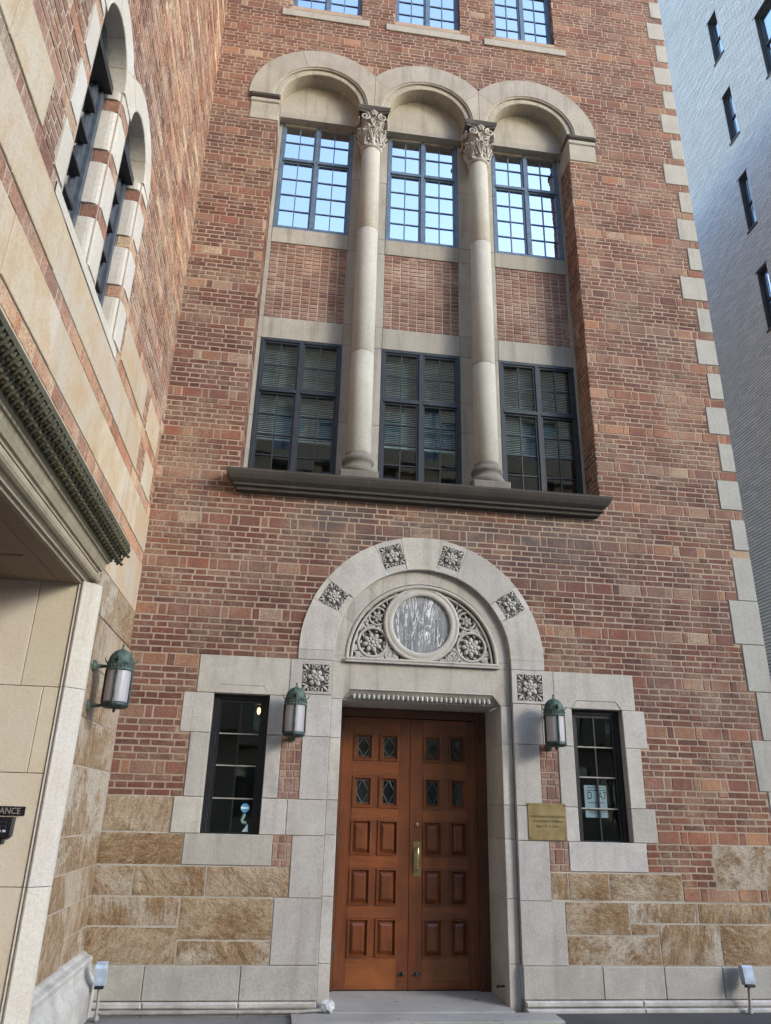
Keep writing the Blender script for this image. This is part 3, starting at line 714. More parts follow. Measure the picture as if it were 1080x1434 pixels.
# doors
YD = .68
DXM = 1.272
fr = MB('wood_d')
fr.box(.474, .545, YD - .03, YD + .06, .02, 2.63); fr.box(2.0, 2.09, YD - .03, YD + .06, .02, 2.63); fr.box(.545, 2.0, YD - .028, YD + .06, 2.545, 2.63); fr.box(1.985, 2.0, YD - .045, YD, .02, 2.545); fr.box(.40, 2.16, YD + .061, YD + .1, -.05, 2.95)
fr.build('door_frame', fac)
zr = [(.032, .297), (.632, .745), (1.075, 1.195), (1.525, 1.64), (1.95, 2.10), (2.38, 2.538)]; zp = [(.297, .632), (.745, 1.075), (1.195, 1.525), (1.64, 1.95), (2.10, 2.38)]
for side, (x0, x1, p0, p1, p2, p3) in enumerate(((.548, DXM - .002, .668, .880, .943, 1.154), (DXM + .002, 1.998, 1.412, 1.614, 1.692, 1.878))):
    dm = MB('wood', 'wood_h')
    dm.box(x0, p0, YD, YD + .045, .03, 2.54, 0, .002); dm.box(p3, x1, YD, YD + .045, .03, 2.54, 0, .002)
    for a, b in zr: dm.box(p0, p3, YD + .001, YD + .045, a, b, 1, .0015)
    for a, b in zp: dm.box(p1, p2, YD + .0015, YD + .045, a, b, 0, .0015)
    do = dm.build('door', fac); tag_l = None
    for r, (a, b) in enumerate(zp):
        for (u, v) in ((p0, p1), (p2, p3)):
            f = .026 if r < 3 else .040
            mo = MB('wood')          # moulding frame round each panel
            oq = rect(u + .001, v - .001, a + .001, b - .001); iq = rect(u + f, v - f, a + f, b - f); mq = rect(u + f * .5, v - f * .5, a + f * .5, b - f * .5)
            vs = [(p[0], YD - .010, p[1]) for p in oq] + [(p[0], YD - .012, p[1]) for p in mq] + [(p[0], YD + .016, p[1]) for p in iq] + [(p[0], YD + .01, p[1]) for p in oq]
            mo.add(vs, [(4 * s_ + k, 4 * s_ + (k + 1) % 4, 4 * s_ + 4 + (k + 1) % 4, 4 * s_ + 4 + k) for s_ in range(2) for k in range(4)] + [(k, (k + 1) % 4, 12 + (k + 1) % 4, 12 + k) for k in range(4)])
            if r < 3:
                iq = rect(u + f, v - f, a + f, b - f); kq = rect(u + f + .006, v - f - .006, a + f + .006, b - f - .006); tq = rect(u + f + .034, v - f - .034, a + f + .038, b - f - .038)
                vs = [(p[0], YD + .018, p[1]) for p in iq] + [(p[0], YD + .016, p[1]) for p in kq] + [(p[0], YD - .006, p[1]) for p in tq]
                mo.add(vs, [(4 * s_ + k, 4 * s_ + (k + 1) % 4, 4 * s_ + 4 + (k + 1) % 4, 4 * s_ + 4 + k) for s_ in range(2) for k in range(4)] + [(8, 9, 10, 11)])
                mo.build('raised_panel', do)
            else:
                mo.build('pane_moulding', do)
                pn = MB('glass_dark', 'lead', 'black')
                q = rect(u + f - .004, v - f + .004, a + f - .004, b - f + .004); xm = (u + v) / 2; zm = (a + b) / 2
                pn.add([(p[0], YD + .022, p[1]) for p in q], [(0, 1, 2, 3)], 0); pn.add([(p[0], YD + .044, p[1]) for p in q], [(0, 1, 2, 3)], 2)
                A, B_, Cc, D_ = (xm, a + f), (v - f, zm), (xm, b - f), (u + f, zm)
                tt = lambda p, q_: pn.tube([(p[0], YD + .02, p[1]), (q_[0], YD + .02, q_[1])], .0042, 5, 1)
                for s0, s1 in ((A, B_), (B_, Cc), (Cc, D_), (D_, A)): tt(s0, s1)
                for xx in (u + f + .006, v - f - .006): tt((xx, a + f), (xx, b - f))
                tt((u + f, a + f + .006), (v - f, a + f + .006)); tt((u + f, b - f - .006), (v - f, b - f - .006))
                pn.build('leaded_pane', do)
    for hz in (2.40, 1.36, .36):
        h = MB('bronze'); hx = .547 if side == 0 else 2.0
        h.tube([(hx, YD - .012, hz - .07), (hx, YD - .012, hz + .07)], .011, 8); h.ell((hx, YD - .012, hz + .078), .008, .008, .012); h.ell((hx, YD - .012, hz - .078), .008, .008, .012); h.build('hinge', do)
    bo = MB('bronze'); bx = 1.218 if side == 0 else 1.354
    bo.lathe([(0, .034), (.012, .033), (.016, .022), (.012, .006), (.02, .004), (.022, 0)], (bx, YD, .163), 12, 0, 'y'); bo.box(bx - .05 if side == 0 else bx, bx if side == 0 else bx + .05, YD - .010, YD - .002, .157, .167); bo.build('foot_bolt', do)
    if side == 1:
        hd = MB('brass', 'brass_hi', 'bronze')
        hd.box(1.312, 1.394, YD - .006, YD + .001, 1.005, 1.332, 0, .002)
        hd.tube([(1.357, YD - .004, 1.285), (1.357, YD - .035, 1.283), (1.357, YD - .046, 1.265), (1.357, YD - .05, 1.18), (1.357, YD - .046, 1.09), (1.357, YD - .035, 1.072), (1.357, YD - .004, 1.07)], .0085, 8, 1)
        hd.build('handle', do)
        kn = MB('brass'); kn.lathe([(0, .014), (.02, .013), (.026, .006), (.027, 0)], (1.346, YD, 1.49), 16, 0, 'y'); kn.build('lock_cylinder', do)
hk = MB('bronze'); hk.tube([(2.09, .20, .15), (2.03, .19, .15)], .008, 8); hk.ell((2.025, .19, .15), .016, .014, .014); hk.lathe([(.0, 0), (.02, 0), (.02, .006), (0, .006)], (2.082, .2, .15), 10); hk.build('door_stop', fac)

# ---------------------------------------------------------------- windows
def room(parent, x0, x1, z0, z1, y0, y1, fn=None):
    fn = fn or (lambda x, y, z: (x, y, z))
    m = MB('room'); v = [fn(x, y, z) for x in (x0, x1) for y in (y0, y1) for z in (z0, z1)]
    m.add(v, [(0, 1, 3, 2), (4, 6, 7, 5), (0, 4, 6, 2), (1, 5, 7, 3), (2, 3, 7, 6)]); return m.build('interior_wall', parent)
def panes(m, x0, x1, z0, z1, nc, nr, y, mi, bar, mb_bar, mb_mi=0, tilt=.009):
    """glass cells with their thin glazing bars"""
    cw = (x1 - x0) / nc; ch = (z1 - z0) / nr
    for i in range(nc):
        for j in range(nr):
            a, b, c, d = x0 + i * cw, x0 + (i + 1) * cw, z0 + j * ch, z0 + (j + 1) * ch
            t1, t2 = R.uniform(-tilt, tilt), R.uniform(-tilt, tilt)
            f = lambda x, z: (x, y + t1 * (x - (a + b) / 2) + t2 * (z - (c + d) / 2), z)
            m.quad(f(a, c), f(b, c), f(b, d), f(a, d), mi)
    for i in range(1, nc): mb_bar.box(x0 + i * cw - bar / 2, x0 + i * cw + bar / 2, y - .014, y + .010, z0, z1, mb_mi)
    for j in range(1, nr): mb_bar.box(x0, x1, y - .012, y + .008, z0 + j * ch - bar / 2, z0 + j * ch + bar / 2, mb_mi)
def casement(x0, x1, z0, z1, zt, y, fmat, gmat, lower_rows, upper_rows, parent):
    fr = MB(fmat); gl = MB(gmat)
    w = .042; mul = .052
    fr.box(x0, x0 + w, y - .03, y + .05, z0, z1, 0, .003); fr.box(x1 - w, x1, y - .03, y + .05, z0, z1, 0, .003)
    fr.box(x0 + w, x1 - w, y - .03, y + .05, z0, z0 + w, 0, .003); fr.box(x0 + w, x1 - w, y - .03, y + .05, z1 - w, z1, 0, .003)
    xm = (x0 + x1) / 2
    fr.box(xm - mul / 2, xm + mul / 2, y - .034, y + .05, z0 + w, z1 - w, 0, .003)
    lv = [(z0 + w, z1 - w, lower_rows)]
    if zt:
        for a, b in ((x0 + w, xm - mul / 2), (xm + mul / 2, x1 - w)): fr.box(a, b, y - .038, y + .05, zt - .024, zt + .024, 0, .003)
        lv = [(z0 + w, zt - .024, lower_rows), (zt + .024, z1 - w, upper_rows)]
    for a, b, nr in lv:
        for u, v in ((x0 + w, xm - mul / 2), (xm + mul / 2, x1 - w)):
            s = .022
            fr.box(u + .001, u + s, y - .016, y + .03, a, b); fr.box(v - s, v - .001, y - .016, y + .03, a, b); fr.box(u + s, v - s, y - .016, y + .03, a + .001, a + s); fr.box(u + s, v - s, y - .016, y + .03, b - s, b - .001)
            panes(gl, u + s, v - s, a + s, b - s, 2, nr, y + .008, 0, .014, fr)
    win = fr.build('window', parent); gl.build('pane', win)
    return win
WX = [(-.704, .297), (.794, 1.796), (2.299, 3.292)]
for i, (a, b) in enumerate(WX):
    w = casement(a, b, 5.07, 6.99, 6.258, YW, 'frame', 'glass', 4, 2, fac)
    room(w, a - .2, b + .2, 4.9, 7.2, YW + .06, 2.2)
    m = MB('blind')
    z = 6.93; end = (5.66, 5.68, 5.72)[i]
    while z > end:
        for (u, v) in ((a + .05, (a + b) / 2 - .02), ((a + b) / 2 + .02, b - .05)):
            dz = R.uniform(-.002, .002)
            m.add([(u, YW + .075, z + dz), (v, YW + .075, z + R.uniform(-.002, .002)), (v, YW + .093, z + .019), (u, YW + .093, z + .019)], [(0, 1, 2, 3)])
        z -= .0245
    m.box(a + .05, b - .05, YW + .07, YW + .10, end - .02, end)
    m.build('blind', w)
    w = casement(a, b, 8.70, 10.62, 9.91, YW, 'frame_up', 'glass_up', 4, 2, fac)
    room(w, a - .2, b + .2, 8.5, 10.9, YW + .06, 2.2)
for a, b in TW:
    w = casement(a, b, 12.53, 14.45, 13.75, .12, 'frame_up', 'glass_up', 4, 2, fac)
    room(w, a - .1, b + .1, 12.4, 14.6, .18, 1.8)
for (p, q), (a, b) in zip(((-.85, .415), (.67, 1.93), (2.15, 3.42)), TW):
    m = MB('quoin'); m.slab(rect(p, q, 12.285, 12.415), FF, -.1, .022, .006)
    m.add([(a, -.02, 12.417), (b, -.02, 12.417), (b, .1, 12.53), (a, .1, 12.53)], [(0, 1, 2, 3)])
    m.build('top_window_sill', fac)
for a, b in TW:
    for x, s in ((a, 1), (b, -1)):
        mb2 = MB('mortar', 'brick', 'brick_tall')
        fn = (lambda u, w, d, x=x, s=s: (x + s * d, u, w)); mb2.quad((x, 0, 12.42), (x, .13, 12.42), (x, .13, 14.45), (x, 0, 14.45), 0); bricks(mb2, fn, -.003, .10, 12.42, 14.4, (), (), 1, 2, d1=.003)
        mb2.build('top_window_reveal', fac)
# narrow windows beside the door
def narrow(x0, x1, z0, z1, y):
    fr = MB('black'); gl = MB('glass_dark'); w = .052
    fr.box(x0, x0 + w, y - .01, y + .06, z0, z1, 0, .004); fr.box(x1 - w, x1, y - .01, y + .06, z0, z1, 0, .004); fr.box(x0 + w, x1 - w, y - .01, y + .06, z1 - w * .9, z1, 0, .004); fr.box(x0 + w, x1 - w, y - .01, y + .06, z0, z0 + w, 0, .004)
    u, v, a, b = x0 + w, x1 - w, z0 + w, z1 - w * .9; s = .028
    fr.box(u, u + s, y + .008, y + .04, a, b); fr.box(v - s, v, y + .008, y + .04, a, b); fr.box(u + s, v - s, y + .008, y + .04, b - s, b); fr.box(u + s, v - s, y + .004, y + .04, a, a + s)
    panes(gl, u + s, v - s, a + s, b - s, 2, 4, y + .026, 0, .015, fr)
    o = fr.build('narrow_window', fac); gl.build('pane', o)
    fl = MB('conduit')
    for j in range(1, 4): zz = a + s + (b - a - 2 * s) * j / 4; fl.box(u + s, v - s, y + .009, y + .0138, zz - .004, zz + .0075)
    fl.build('glazing_bar', o)
    room(o, x0 - .1, x1 + .1, z0 - .1, z1 + .2, y + .065, 1.6); return o
nl = narrow(-.776, -.24, 1.312, 2.635, .095); nr_ = narrow(2.825, 3.365, 1.312, 2.635, .095)
blb = MB('bulb'); blb.ell((-.345, .38, 2.525), .018, .018, .036); blb.build('lit_bulb', nl)

# ---------------------------------------------------------------- arcade stonework inside the recess
sb = MB('arcade')
YS = .345       # face of the stone surround, in front of the glazing
FS = lambda u, w, d: (u, YS - d, w)
xs0, xs1 = RX0 + .003, RX1 - .003
uprights = [(xs0, -.704), (.297, .794), (1.796, 2.299), (3.292, xs1)]
for k, (a, b) in enumerate(uprights):
    for z0, z1 in ((4.98, 5.9), (5.9, 6.99), (6.99, 7.30), (7.30, 8.47), (8.47, 8.71), (8.71, 9.7), (9.7, 10.56)):
        sb.slab(rect(a, b, z0, z1, .0015), FS, -.09, .0 + R.uniform(0, .002), .003)
for a, b in WX:
    sb.slab(rect(a, b, 6.99, 7.30, .001), FS, -.09, .003, .003); sb.slab(rect(a, b, 8.47, 8.71, .001), FS, -.09, .006, .003)
    sb.slab(rect(a, (a + b) / 2, 10.53, 10.62, .0), FS, -.09, .002, .002); sb.slab(rect((a + b) / 2, b, 10.53, 10.62, .0), FS, -.09, .002, .002)
sb.build('arcade_surround', fac)
for a, b in WX:       # stack-bonded header panels
    m = MB('mortar_wing', 'brick_header')
    FP = lambda u, w, d: (u, YS + .012 - d, w)
    m.quad(FP(a, 7.30, 0), FP(b, 7.30, 0), FP(b, 8.47, 0), FP(a, 8.47, 0), 0)
    nc, nr = 9, 19; cw, ch = (b - a) / nc, 1.17 / nr
    for i in range(nc):
        for j in range(nr): m.slab(rect(a + i * cw, a + (i + 1) * cw, 7.30 + j * ch, 7.30 + (j + 1) * ch, .0075), FP, -.002, .008 + R.uniform(-.002, .002), .003, 1, .001)
    m.build('brick_panel', fac)
# arches
for i, c in enumerate(AC):
    m = MB('arcade')
    lim = [(-9, (AC[0] + AC[1]) / 2 - .001), ((AC[0] + AC[1]) / 2 + .001, (AC[1] + AC[2]) / 2 - .001), ((AC[1] + AC[2]) / 2 + .001, 9)][i]
    nb = 5
    for k in range(nb): arc_block(m, FF, c, AZ, .655, .975, PI * k / nb, PI * (k + 1) / nb, -.05, .018 + R.uniform(-.001, .002), 0, .006, .0015, 12, lim)
    nb = 7
    for k in range(nb): arc_block(m, FF, c, AZ, .555, .652, PI * k / nb, PI * (k + 1) / nb, -.26, -.022, 0, .008, .0015, 8)
    m.tube([FF(c + .648 * math.cos(PI * k / 40), AZ + .648 * math.sin(PI * k / 40), -.008) for k in range(41)], .016, 6, 0)
    ao = m.build('arcade_arch', fac)
    m = MB('arcade'); Y = .235
    m.add([(c, Y, AZ)] + [(c + .57 * math.cos(PI * k / 30), Y, AZ + .57 * math.sin(PI * k / 30)) for k in range(31)], [(0, k + 1, k + 2) for k in range(30)])
    m.add([(c - .57, Y, 10.565), (c + .57, Y, 10.565), (c + .57, Y, AZ), (c - .57, Y, AZ)], [(0, 1, 2, 3)])
    m.add([(c - .57, Y, 10.565), (c + .57, Y, 10.565), (c + .57, .36, 10.565), (c - .57, .36, 10.565)], [(0, 1, 2, 3)])
    m.build('blind_tympanum', ao)
# imposts
for (x0, x1, xi) in ((-1.15, -.745, 1), (3.32, 3.735, -1)):
    m = MB('arcade', 'sill')
    m.slab(rect(x0 + .02, x1 - .005, 10.20, 10.50, .001), FF, -.30, .014, .004)
    m.slab(rect(x0 + .008, x1 + .0, 10.502, 10.575), FF, -.30, .03, .012, 0); m.slab(rect(x0, x1 + .0, 10.578, 10.655), FF, -.30, .055, .02, 1)
    m.build('impost', fac)
# corner piers inside the recess up to the springing
for x in (RX0, RX1):
    m = MB('arcade'); m.box(x - (.02 if x < 0 else .004), x + (.004 if x < 0 else .02), .002, .35, 10.2, 10.5); m.build('impost_return', fac)
# ledge under the arcade
m = MB('sill')
prof = [(-.02, 5.05), (.17, 4.972), (.205, 4.96), (.205, 4.935), (.19, 4.90), (.165, 4.86), (.135, 4.835), (.12, 4.825), (.12, 4.80), (.085, 4.79), (.085, 4.758), (.0, 4.75)]
def mould(m, prof, xa, xb, ret=True, mi=0, cuts=()):
    seg = [xa, *cuts, xb]
    for q, (s0, s1) in enumerate(zip(seg, seg[1:])):
        vs = []
        for d, z in prof:
            e = max(d, 0) if ret else 0
            a = s0 - (e if q == 0 else -.0012); b = s1 + (e if q == len(seg) - 2 else -.0012)
            vs += [(a, -d, z), (b, -d, z)]
        n = len(prof)
        fs = [(2 * k, 2 * k + 1, 2 * k + 3, 2 * k + 2) for k in range(n - 1)]
        if ret:
            for e_, col in ((0, 0), (1, 1)):
                base = len(vs)
                xw = (s0 if e_ == 0 else s1)
                for d, z in prof: vs.append((vs[0][0] if False else (xw - (max(d, 0) if e_ == 0 and q == 0 else 0) + (max(d, 0) if e_ == 1 and q == len(seg) - 2 else 0)), .02, z))
                fs += [(2 * k + col, 2 * k + 2 + col, base + k + 1, base + k) for k in range(n - 1)]
        m.add(vs, fs, mi)
mould(m, prof, -.68, 3.19, True, 0, (.543, 1.3, 2.05)); m.build('arcade_ledge', fac)
m = MB('arcade'); m.box(RX0, RX1, .0, YW, 4.93, 5.03); m.build('ledge_bed', fac)
# columns
for cx in (.538, 2.045):
    cy = .135
    m = MB('shaft')
    for z0, z1, r0, r1 in ((5.38, 6.72, .143, .139), (6.724, 8.6, .139, .133), (8.604, 9.98, .133, .125)):
        m.lathe([(r0 - .004, z0), (r0, z0 + .004), ((r0 + r1) / 2, (z0 + z1) / 2), (r1, z1 - .004), (r1 - .004, z1)], (cx, cy, 0), 32)
    co = m.build('column', fac)
    m = MB('basest', 'sill'); m.box(cx - .215, cx + .215, cy - .215, cy + .21, 4.99, 5.10, 0, .01)
    m.lathe([(.10, 5.10), (.195, 5.10), (.208, 5.125), (.21, 5.145), (.200, 5.172), (.182, 5.185), (.172, 5.19), (.165, 5.20), (.160, 5.225), (.166, 5.248), (.178, 5.258), (.186, 5.275), (.182, 5.30), (.168, 5.318), (.155, 5.322), (.152, 5.34), (.145, 5.375), (.14, 5.385)], (cx, cy, 0), 32, 0)
    m.build('column_base', co)
    # leafy capital
    m = MB('carve'); z0, z1 = 9.98, 10.53
    m.lathe([(.125, z0), (.147, z0 + .012), (.150, z0 + .03), (.138, z0 + .046), (.128, z0 + .05), (.130, z0 + .2), (.145, z0 + .36), (.175, z0 + .47), (.19, z1 - .03)], (cx, cy, 0), 24)
    def leaf(a, zb, ht, w, r0, out, ribs=True):
        n = 9; vs = []
        for k in range(n + 1):
            t_ = k / n
            z = zb + ht * (t_ if t_ < .8 else .8 + .2 * math.sin((t_ - .8) / .2 * PI * .75) * .9 - (t_ - .8) * .35)
            r = r0 + out * t_ ** 2.6 + (.02 if t_ > .85 else 0)
            ww = w * (math.sin(PI * (.22 + .72 * t_)) ** .7) * (1 + .10 * math.cos(t_ * 16))
            for s_, lift in ((-1, -.012), (-.5, .004), (0, .018), (.5, .004), (1, -.012)):
                aa = a + s_ * ww / r0 * .5
                rr = r + lift
                vs.append((cx + rr * math.cos(aa), cy + rr * math.sin(aa), z))
        m.add(vs, [(k * 5 + q, k * 5 + q + 1, (k + 1) * 5 + q + 1, (k + 1) * 5 + q) for k in range(n) for q in range(4)], 0, False)
        for s_ in (-.55, .55, -.28, .28):
            m.tube([(cx + (r0 + .02 + out * t_ ** 2.6) * math.cos(a + s_ * t_ * w / r0 * .75), cy + (r0 + .02 + out * t_ ** 2.6) * math.sin(a + s_ * t_ * w / r0 * .75), zb + ht * (.15 + .75 * t_)) for t_ in (.05, .3, .5, .7, .88)], .007, 5, 0, .010)
    for k in range(8): leaf(-PI / 2 + k * PI / 4, z0 + .045, .25, .125, .138, .06)
    for k in range(8): leaf(-PI / 2 + PI / 8 + k * PI / 4, z0 + .10, .26, .085, .140, .045)
    for k in range(4):      # corner volutes, two faces each
        a = -PI / 4 + k * PI / 2
        for s_ in (-1, 1):
            px, py = cx + .225 * math.cos(a) - s_ * .022 * math.sin(a), cy + .225 * math.sin(a) + s_ * .022 * math.cos(a)
            tx, ty = math.cos(a + s_ * PI / 4 * 1.0) , math.sin(a + s_ * PI / 4)
            dirx, diry = -s_ * math.sin(a + 0) * .75 + .66 * math.cos(a) * 0, s_ * math.cos(a) * .75
            pts = []
            fx, fy = math.cos(a + s_ * PI / 4), math.sin(a + s_ * PI / 4)      # outward normal of this face
            ux, uy = -fy * s_, fx * s_                                            # along the face, away from the corner
            bx, by = cx + fx * .196 - ux * .118, cy + fy * .196 - uy * .118
            for q in range(30):
                t_ = q / 29; an = PI * .5 + t_ * 2 * PI * 1.6; rr = .068 * (1 - .84 * t_)
                pts.append((bx - ux * rr * math.cos(an) * 1.0, by - uy * rr * math.cos(an), z1 - .085 + rr * math.sin(an)))
            st_ = [(cx + fx * .15 + ux * .02, cy + fy * .15 + uy * .02, z0 + .30), (cx + fx * .165 - ux * .02, cy + fy * .165 - uy * .02, z0 + .40), (cx + fx * .19 - ux * .07, cy + fy * .19 - uy * .07, z1 - .030)]
            m.tube(st_ + pts, .015, 6, 0, .011)
    for k in range(4):
        a = -PI / 2 + k * PI / 2; fx, fy = math.cos(a), math.sin(a)
        for q in range(5):
            b_ = q * 2 * PI / 5 + PI / 2; m.ell((cx + fx * .205 - fy * .032 * math.cos(b_), cy + fy * .205 + fx * .032 * math.cos(b_), z1 - .02 + .032 * math.sin(b_)), .022, .022, .022, None, 0, 8, 5)
        m.ell((cx + fx * .22, cy + fy * .22, z1 - .02), .018, .018, .018, None, 0, 8, 5)
    m.build('capital', co)
    m = MB('sill', 'arcade')
    ab = []
    for zz, s_, dep in ((10.53, .205, .028), (10.565, .212, .028), (10.57, .222, .03), (10.625, .228, .03), (10.655, .20, .0)):
        ring = []
        for k in range(4):
            a = k * PI / 2
            for q in range(6):
                t_ = -1 + 2 * q / 6; inset = dep * (1 - t_ * t_)
                x, y = s_ * t_, -(s_ - inset)
                ring.append((cx + x * math.cos(a) - y * math.sin(a), cy + x * math.sin(a) + y * math.cos(a), zz))
        ab.append(ring)
    n = len(ab[0]); m.add([p for r in ab for p in r], [(i * n + k, i * n + (k + 1) % n, (i + 1) * n + (k + 1) % n, (i + 1) * n + k) for i in range(len(ab) - 1) for k in range(n)] + [tuple(range(n - 1, -1, -1))], 0)
    m.box(cx - .095, cx + .095, -.002, .26, 10.655, 10.9, 1)
    m.build('abacus', co)

# ================================================================== LEFT WING
wing = thing('stone_wing', 'warm stone and brick wing at left with two arched windows and a carved entrance hood', 'building', (XL, -3, 0), None, True)
WC = [-2.67, -3.55]; WZ = 6.58
wst = []
def ws(y0, y1, z0, z1): wst.append((y0, y1, z0, z1))
def k_(n): return n * P
# stone courses between the tall brick bands
for n, cuts in ((8, (-6.6, -5.3, -4.35, -3.5, -2.3, -1.35, -.62, 0)), (9, (-6.6, -5.6, -4.5, -3.75, -2.85, -1.75, -.95)), (10, (-6.6, -5.7, -4.86, -4.32))):
    for a, b in zip(cuts, cuts[1:]): ws(a, b, k_(n), k_(n + 1) - .1228)
for a, b, n in ((-2.05, -1.02, 10), (-.62, -.16, 9), (-.80, -.18, 10), (-6.6, -4.9, 11), (-5.4, -4.75, 12), (-6.6, -5.1, 13)): ws(a, b, k_(n), k_(n + 1) - .1228)
for a, b in ((-6.6, -5.2), (-5.2, -4.1), (-4.1, -3.0), (-3.0, -2.0), (-2.0, -1.05), (-1.05, 0)): ws(a, b, 3.38, 3.873)
# lower courses by the corner
low = []
for y0, y1, z0, z1 in ((-1.9, -.86, 3.02, 3.38), (-.86, 0, 3.02, 3.38), (-1.9, -.55, 2.62, 3.02), (-.55, 0, 2.62, 3.02), (-1.9, -.95, 2.225, 2.62), (-.95, 0, 2.225, 2.62), (-1.9, -.86, 1.875, 2.225), (-.86, 0, 1.875, 2.225), (-1.9, 0, 1.372, 1.875),
                       (-1.9, -.54, 1.11, 1.372), (-.54, 0, 1.11, 1.372), (-1.9, 0, .865, 1.11), (-1.9, -.77, .30, .865), (-.77, 0, .632, .865), (-.77, 0, .30, .632)): low.append((y0, y1, z0, z1))
whole = [(c - .315, c + .315, 4.97, WZ) for c in WC] + [(c - .34, c + .34, WZ, WZ + .34) for c in WC]
port = (-5.3, -1.95, -.3, 3.3)
mb = MB('mortar_wing', 'brick_wing', 'brick_band')
plate(mb, FL, -6.6, 0.0, -.2, 15.6, whole + [port])
jamb = [(-2.36, -2.15), (-3.24, -2.98), (-4.07, -3.865)]
exw = wst + low + whole + [(-9, 0, -1, 3.38)] + [(-4.1, -2.1, k_(10), k_(10) + .001)]
jst = []
for a, b in jamb:
    for n in (10, 11, 12): jst.append((a, b, k_(n), k_(n + 1) - .1228))
    jst.append((a, b, k_(13), WZ))
exw += jst + [(-3.99, -2.23, 4.873, 4.996)]
bricks(mb, FL, -6.6, -.0, 3.38, 15.5, exw, [(c, WZ, .52, WZ - .02) for c in WC], 1, 2)
# tall-course bands turn the jambs of the windows
for c in WC:
    for s_ in (-1, 1):
        yb = c + s_ * .315
        fn = (lambda u, w, d, yb=yb, s_=s_: (XL - u, yb - s_ * d, w))
        mb.quad(fn(0, 4.97, 0), fn(.26, 4.97, 0), fn(.26, WZ, 0), fn(0, WZ, 0), 0)
        for n in (10, 11, 12):
            z1 = k_(n + 1); z0 = z1 - .1228
            mb.slab(rect(-.003, .12, z0, z1, .006), fn, -.002, .006, .004, 2, .001)
mb.build('brickwork', wing)
m = MB('wingst')
for s_ in wst: m.slab(rect(*s_, .0025), FL, -.02, .010 + R.uniform(-.003, .003), .004, 0, .001)
m.build('stone_course', wing)
m = MB('brown')
for s_ in low[4:]: hewn(m, s_[0] + .006, s_[1] - .006, s_[2] + .006, s_[3] - .006, FL, -.02, .008 + R.uniform(-.003, .003), .008, 0, .03)
for s_ in low[:4]: m.slab(rect(*s_, .004), FL, -.02, .010 + R.uniform(-.003, .004), .005, 0, .002)
m.build('bedded_stone', wing)
for jn, s_ in enumerate(jst):
    if jn % 4 == 0: m = MB('pier')
    #   # jamb stones with a rounded arris towards the glass
    y0, y1, z0, z1 = s_[0] , s_[1], s_[2] + .003, s_[3] - .003
    def prof_pts(y0, y1):
        left_open = any(abs(y0 - (c + .315)) < .06 for c in WC); right_open = any(abs(y1 - (c - .315)) < .06 for c in WC)
        p = []
        p += [(-.24, y0 - .012)] + [(.008 - .06 + .06 * math.sin(t_), y0 + .048 - .06 * math.cos(t_)) for t_ in (0, .4, .8, 1.2, 1.57)] if left_open else [(-.02, y0), (.012, y0)]
        p += [(.008 - .06 + .06 * math.cos(t_), y1 - .048 + .06 * math.sin(t_)) for t_ in (0, .4, .8, 1.2, 1.57)] + [(-.24, y1 + .012)] if right_open else [(.012, y1), (-.02, y1)]
        return p
    pp = prof_pts(y0, y1); n = len(pp)
    m.add([(XL + d, y, z0) for d, y in pp] + [(XL + d, y, z1) for d, y in pp], [(k, k + 1, n + k + 1, n + k) for k in range(n - 1)] + [tuple(range(n - 1, -1, -1)), tuple(range(n, 2 * n))])
    if jn % 4 == 3: m.build('jamb_stone', wing)
for c in WC:   # sloping sills
    m = MB('pier'); m.add([(XL + .012, c - .438, 4.875), (XL + .012, c + .438, 4.875), (XL + .012, c + .438, 4.955), (XL + .012, c - .438, 4.955), (XL - .25, c + .31, 5.03), (XL - .25, c - .31, 5.03)], [(0, 1, 2, 3), (3, 2, 4, 5)]); m.build('window_sill', wing)
for c in WC:
    m = MB('pier')
    lim = (-2.667 - .44, 9) if c == WC[0] else (-9, -2.667 - .446)
    for k in range(5): arc_block(m, FL, c, WZ, .31, .535, PI * k / 5, PI * (k + 1) / 5, -.26, .014 + R.uniform(0, .002), 0, .006, .0015, 10, lim)
    m.build('arch_ring', wing)
    # metal window
    xg = XL - .17
    fr = MB('frame_wing'); gl = MB('glass_up')
    pts = [(c + .31 * math.cos(PI * k / 24), WZ + .31 * math.sin(PI * k / 24)) for k in range(25)]
    gl.add([(xg, c - .31, 5.0), (xg, c + .31, 5.0)] + [(xg, y, z) for y, z in pts], [tuple(range(27))])
    fr.box(xg - .03, xg + .05, c + .245, c + .308, 5.0, WZ + .15, 0); fr.box(xg - .03, xg + .05, c - .308, c - .255, 5.0, WZ + .15, 0); fr.box(xg + .0, xg + .022, c + .19, c + .244, 5.0, WZ, 0)
    fr.box(xg - .03, xg + .04, c - .25, c + .24, 5.0, 5.05, 0)
    fr.tube([(xg + .02, y, z) for y, z in pts], .03, 6, 0)
    win = fr.build('arched_window', wing); gl.build('pane', win)
    for z in (5.32, 5.62, 5.92, 6.22): b2 = MB('black'); b2.box(xg + .002, xg + .055, c - .252, c + .188, z - .014, z + .014); b2.build('transom_bar', win)
    b2 = MB('black'); b2.box(xg + .0, xg + .11, c - .25, c + .27, 6.50, 6.57); b2.box(xg + .004, xg + .05, c - .02, c + .02, 6.571, 6.86)
    b2.build('head_bar', win)
    room(win, c - .35, c + .35, 4.9, 7.0, .22, 1.8, lambda x, y, z: (XL - y, x, z))
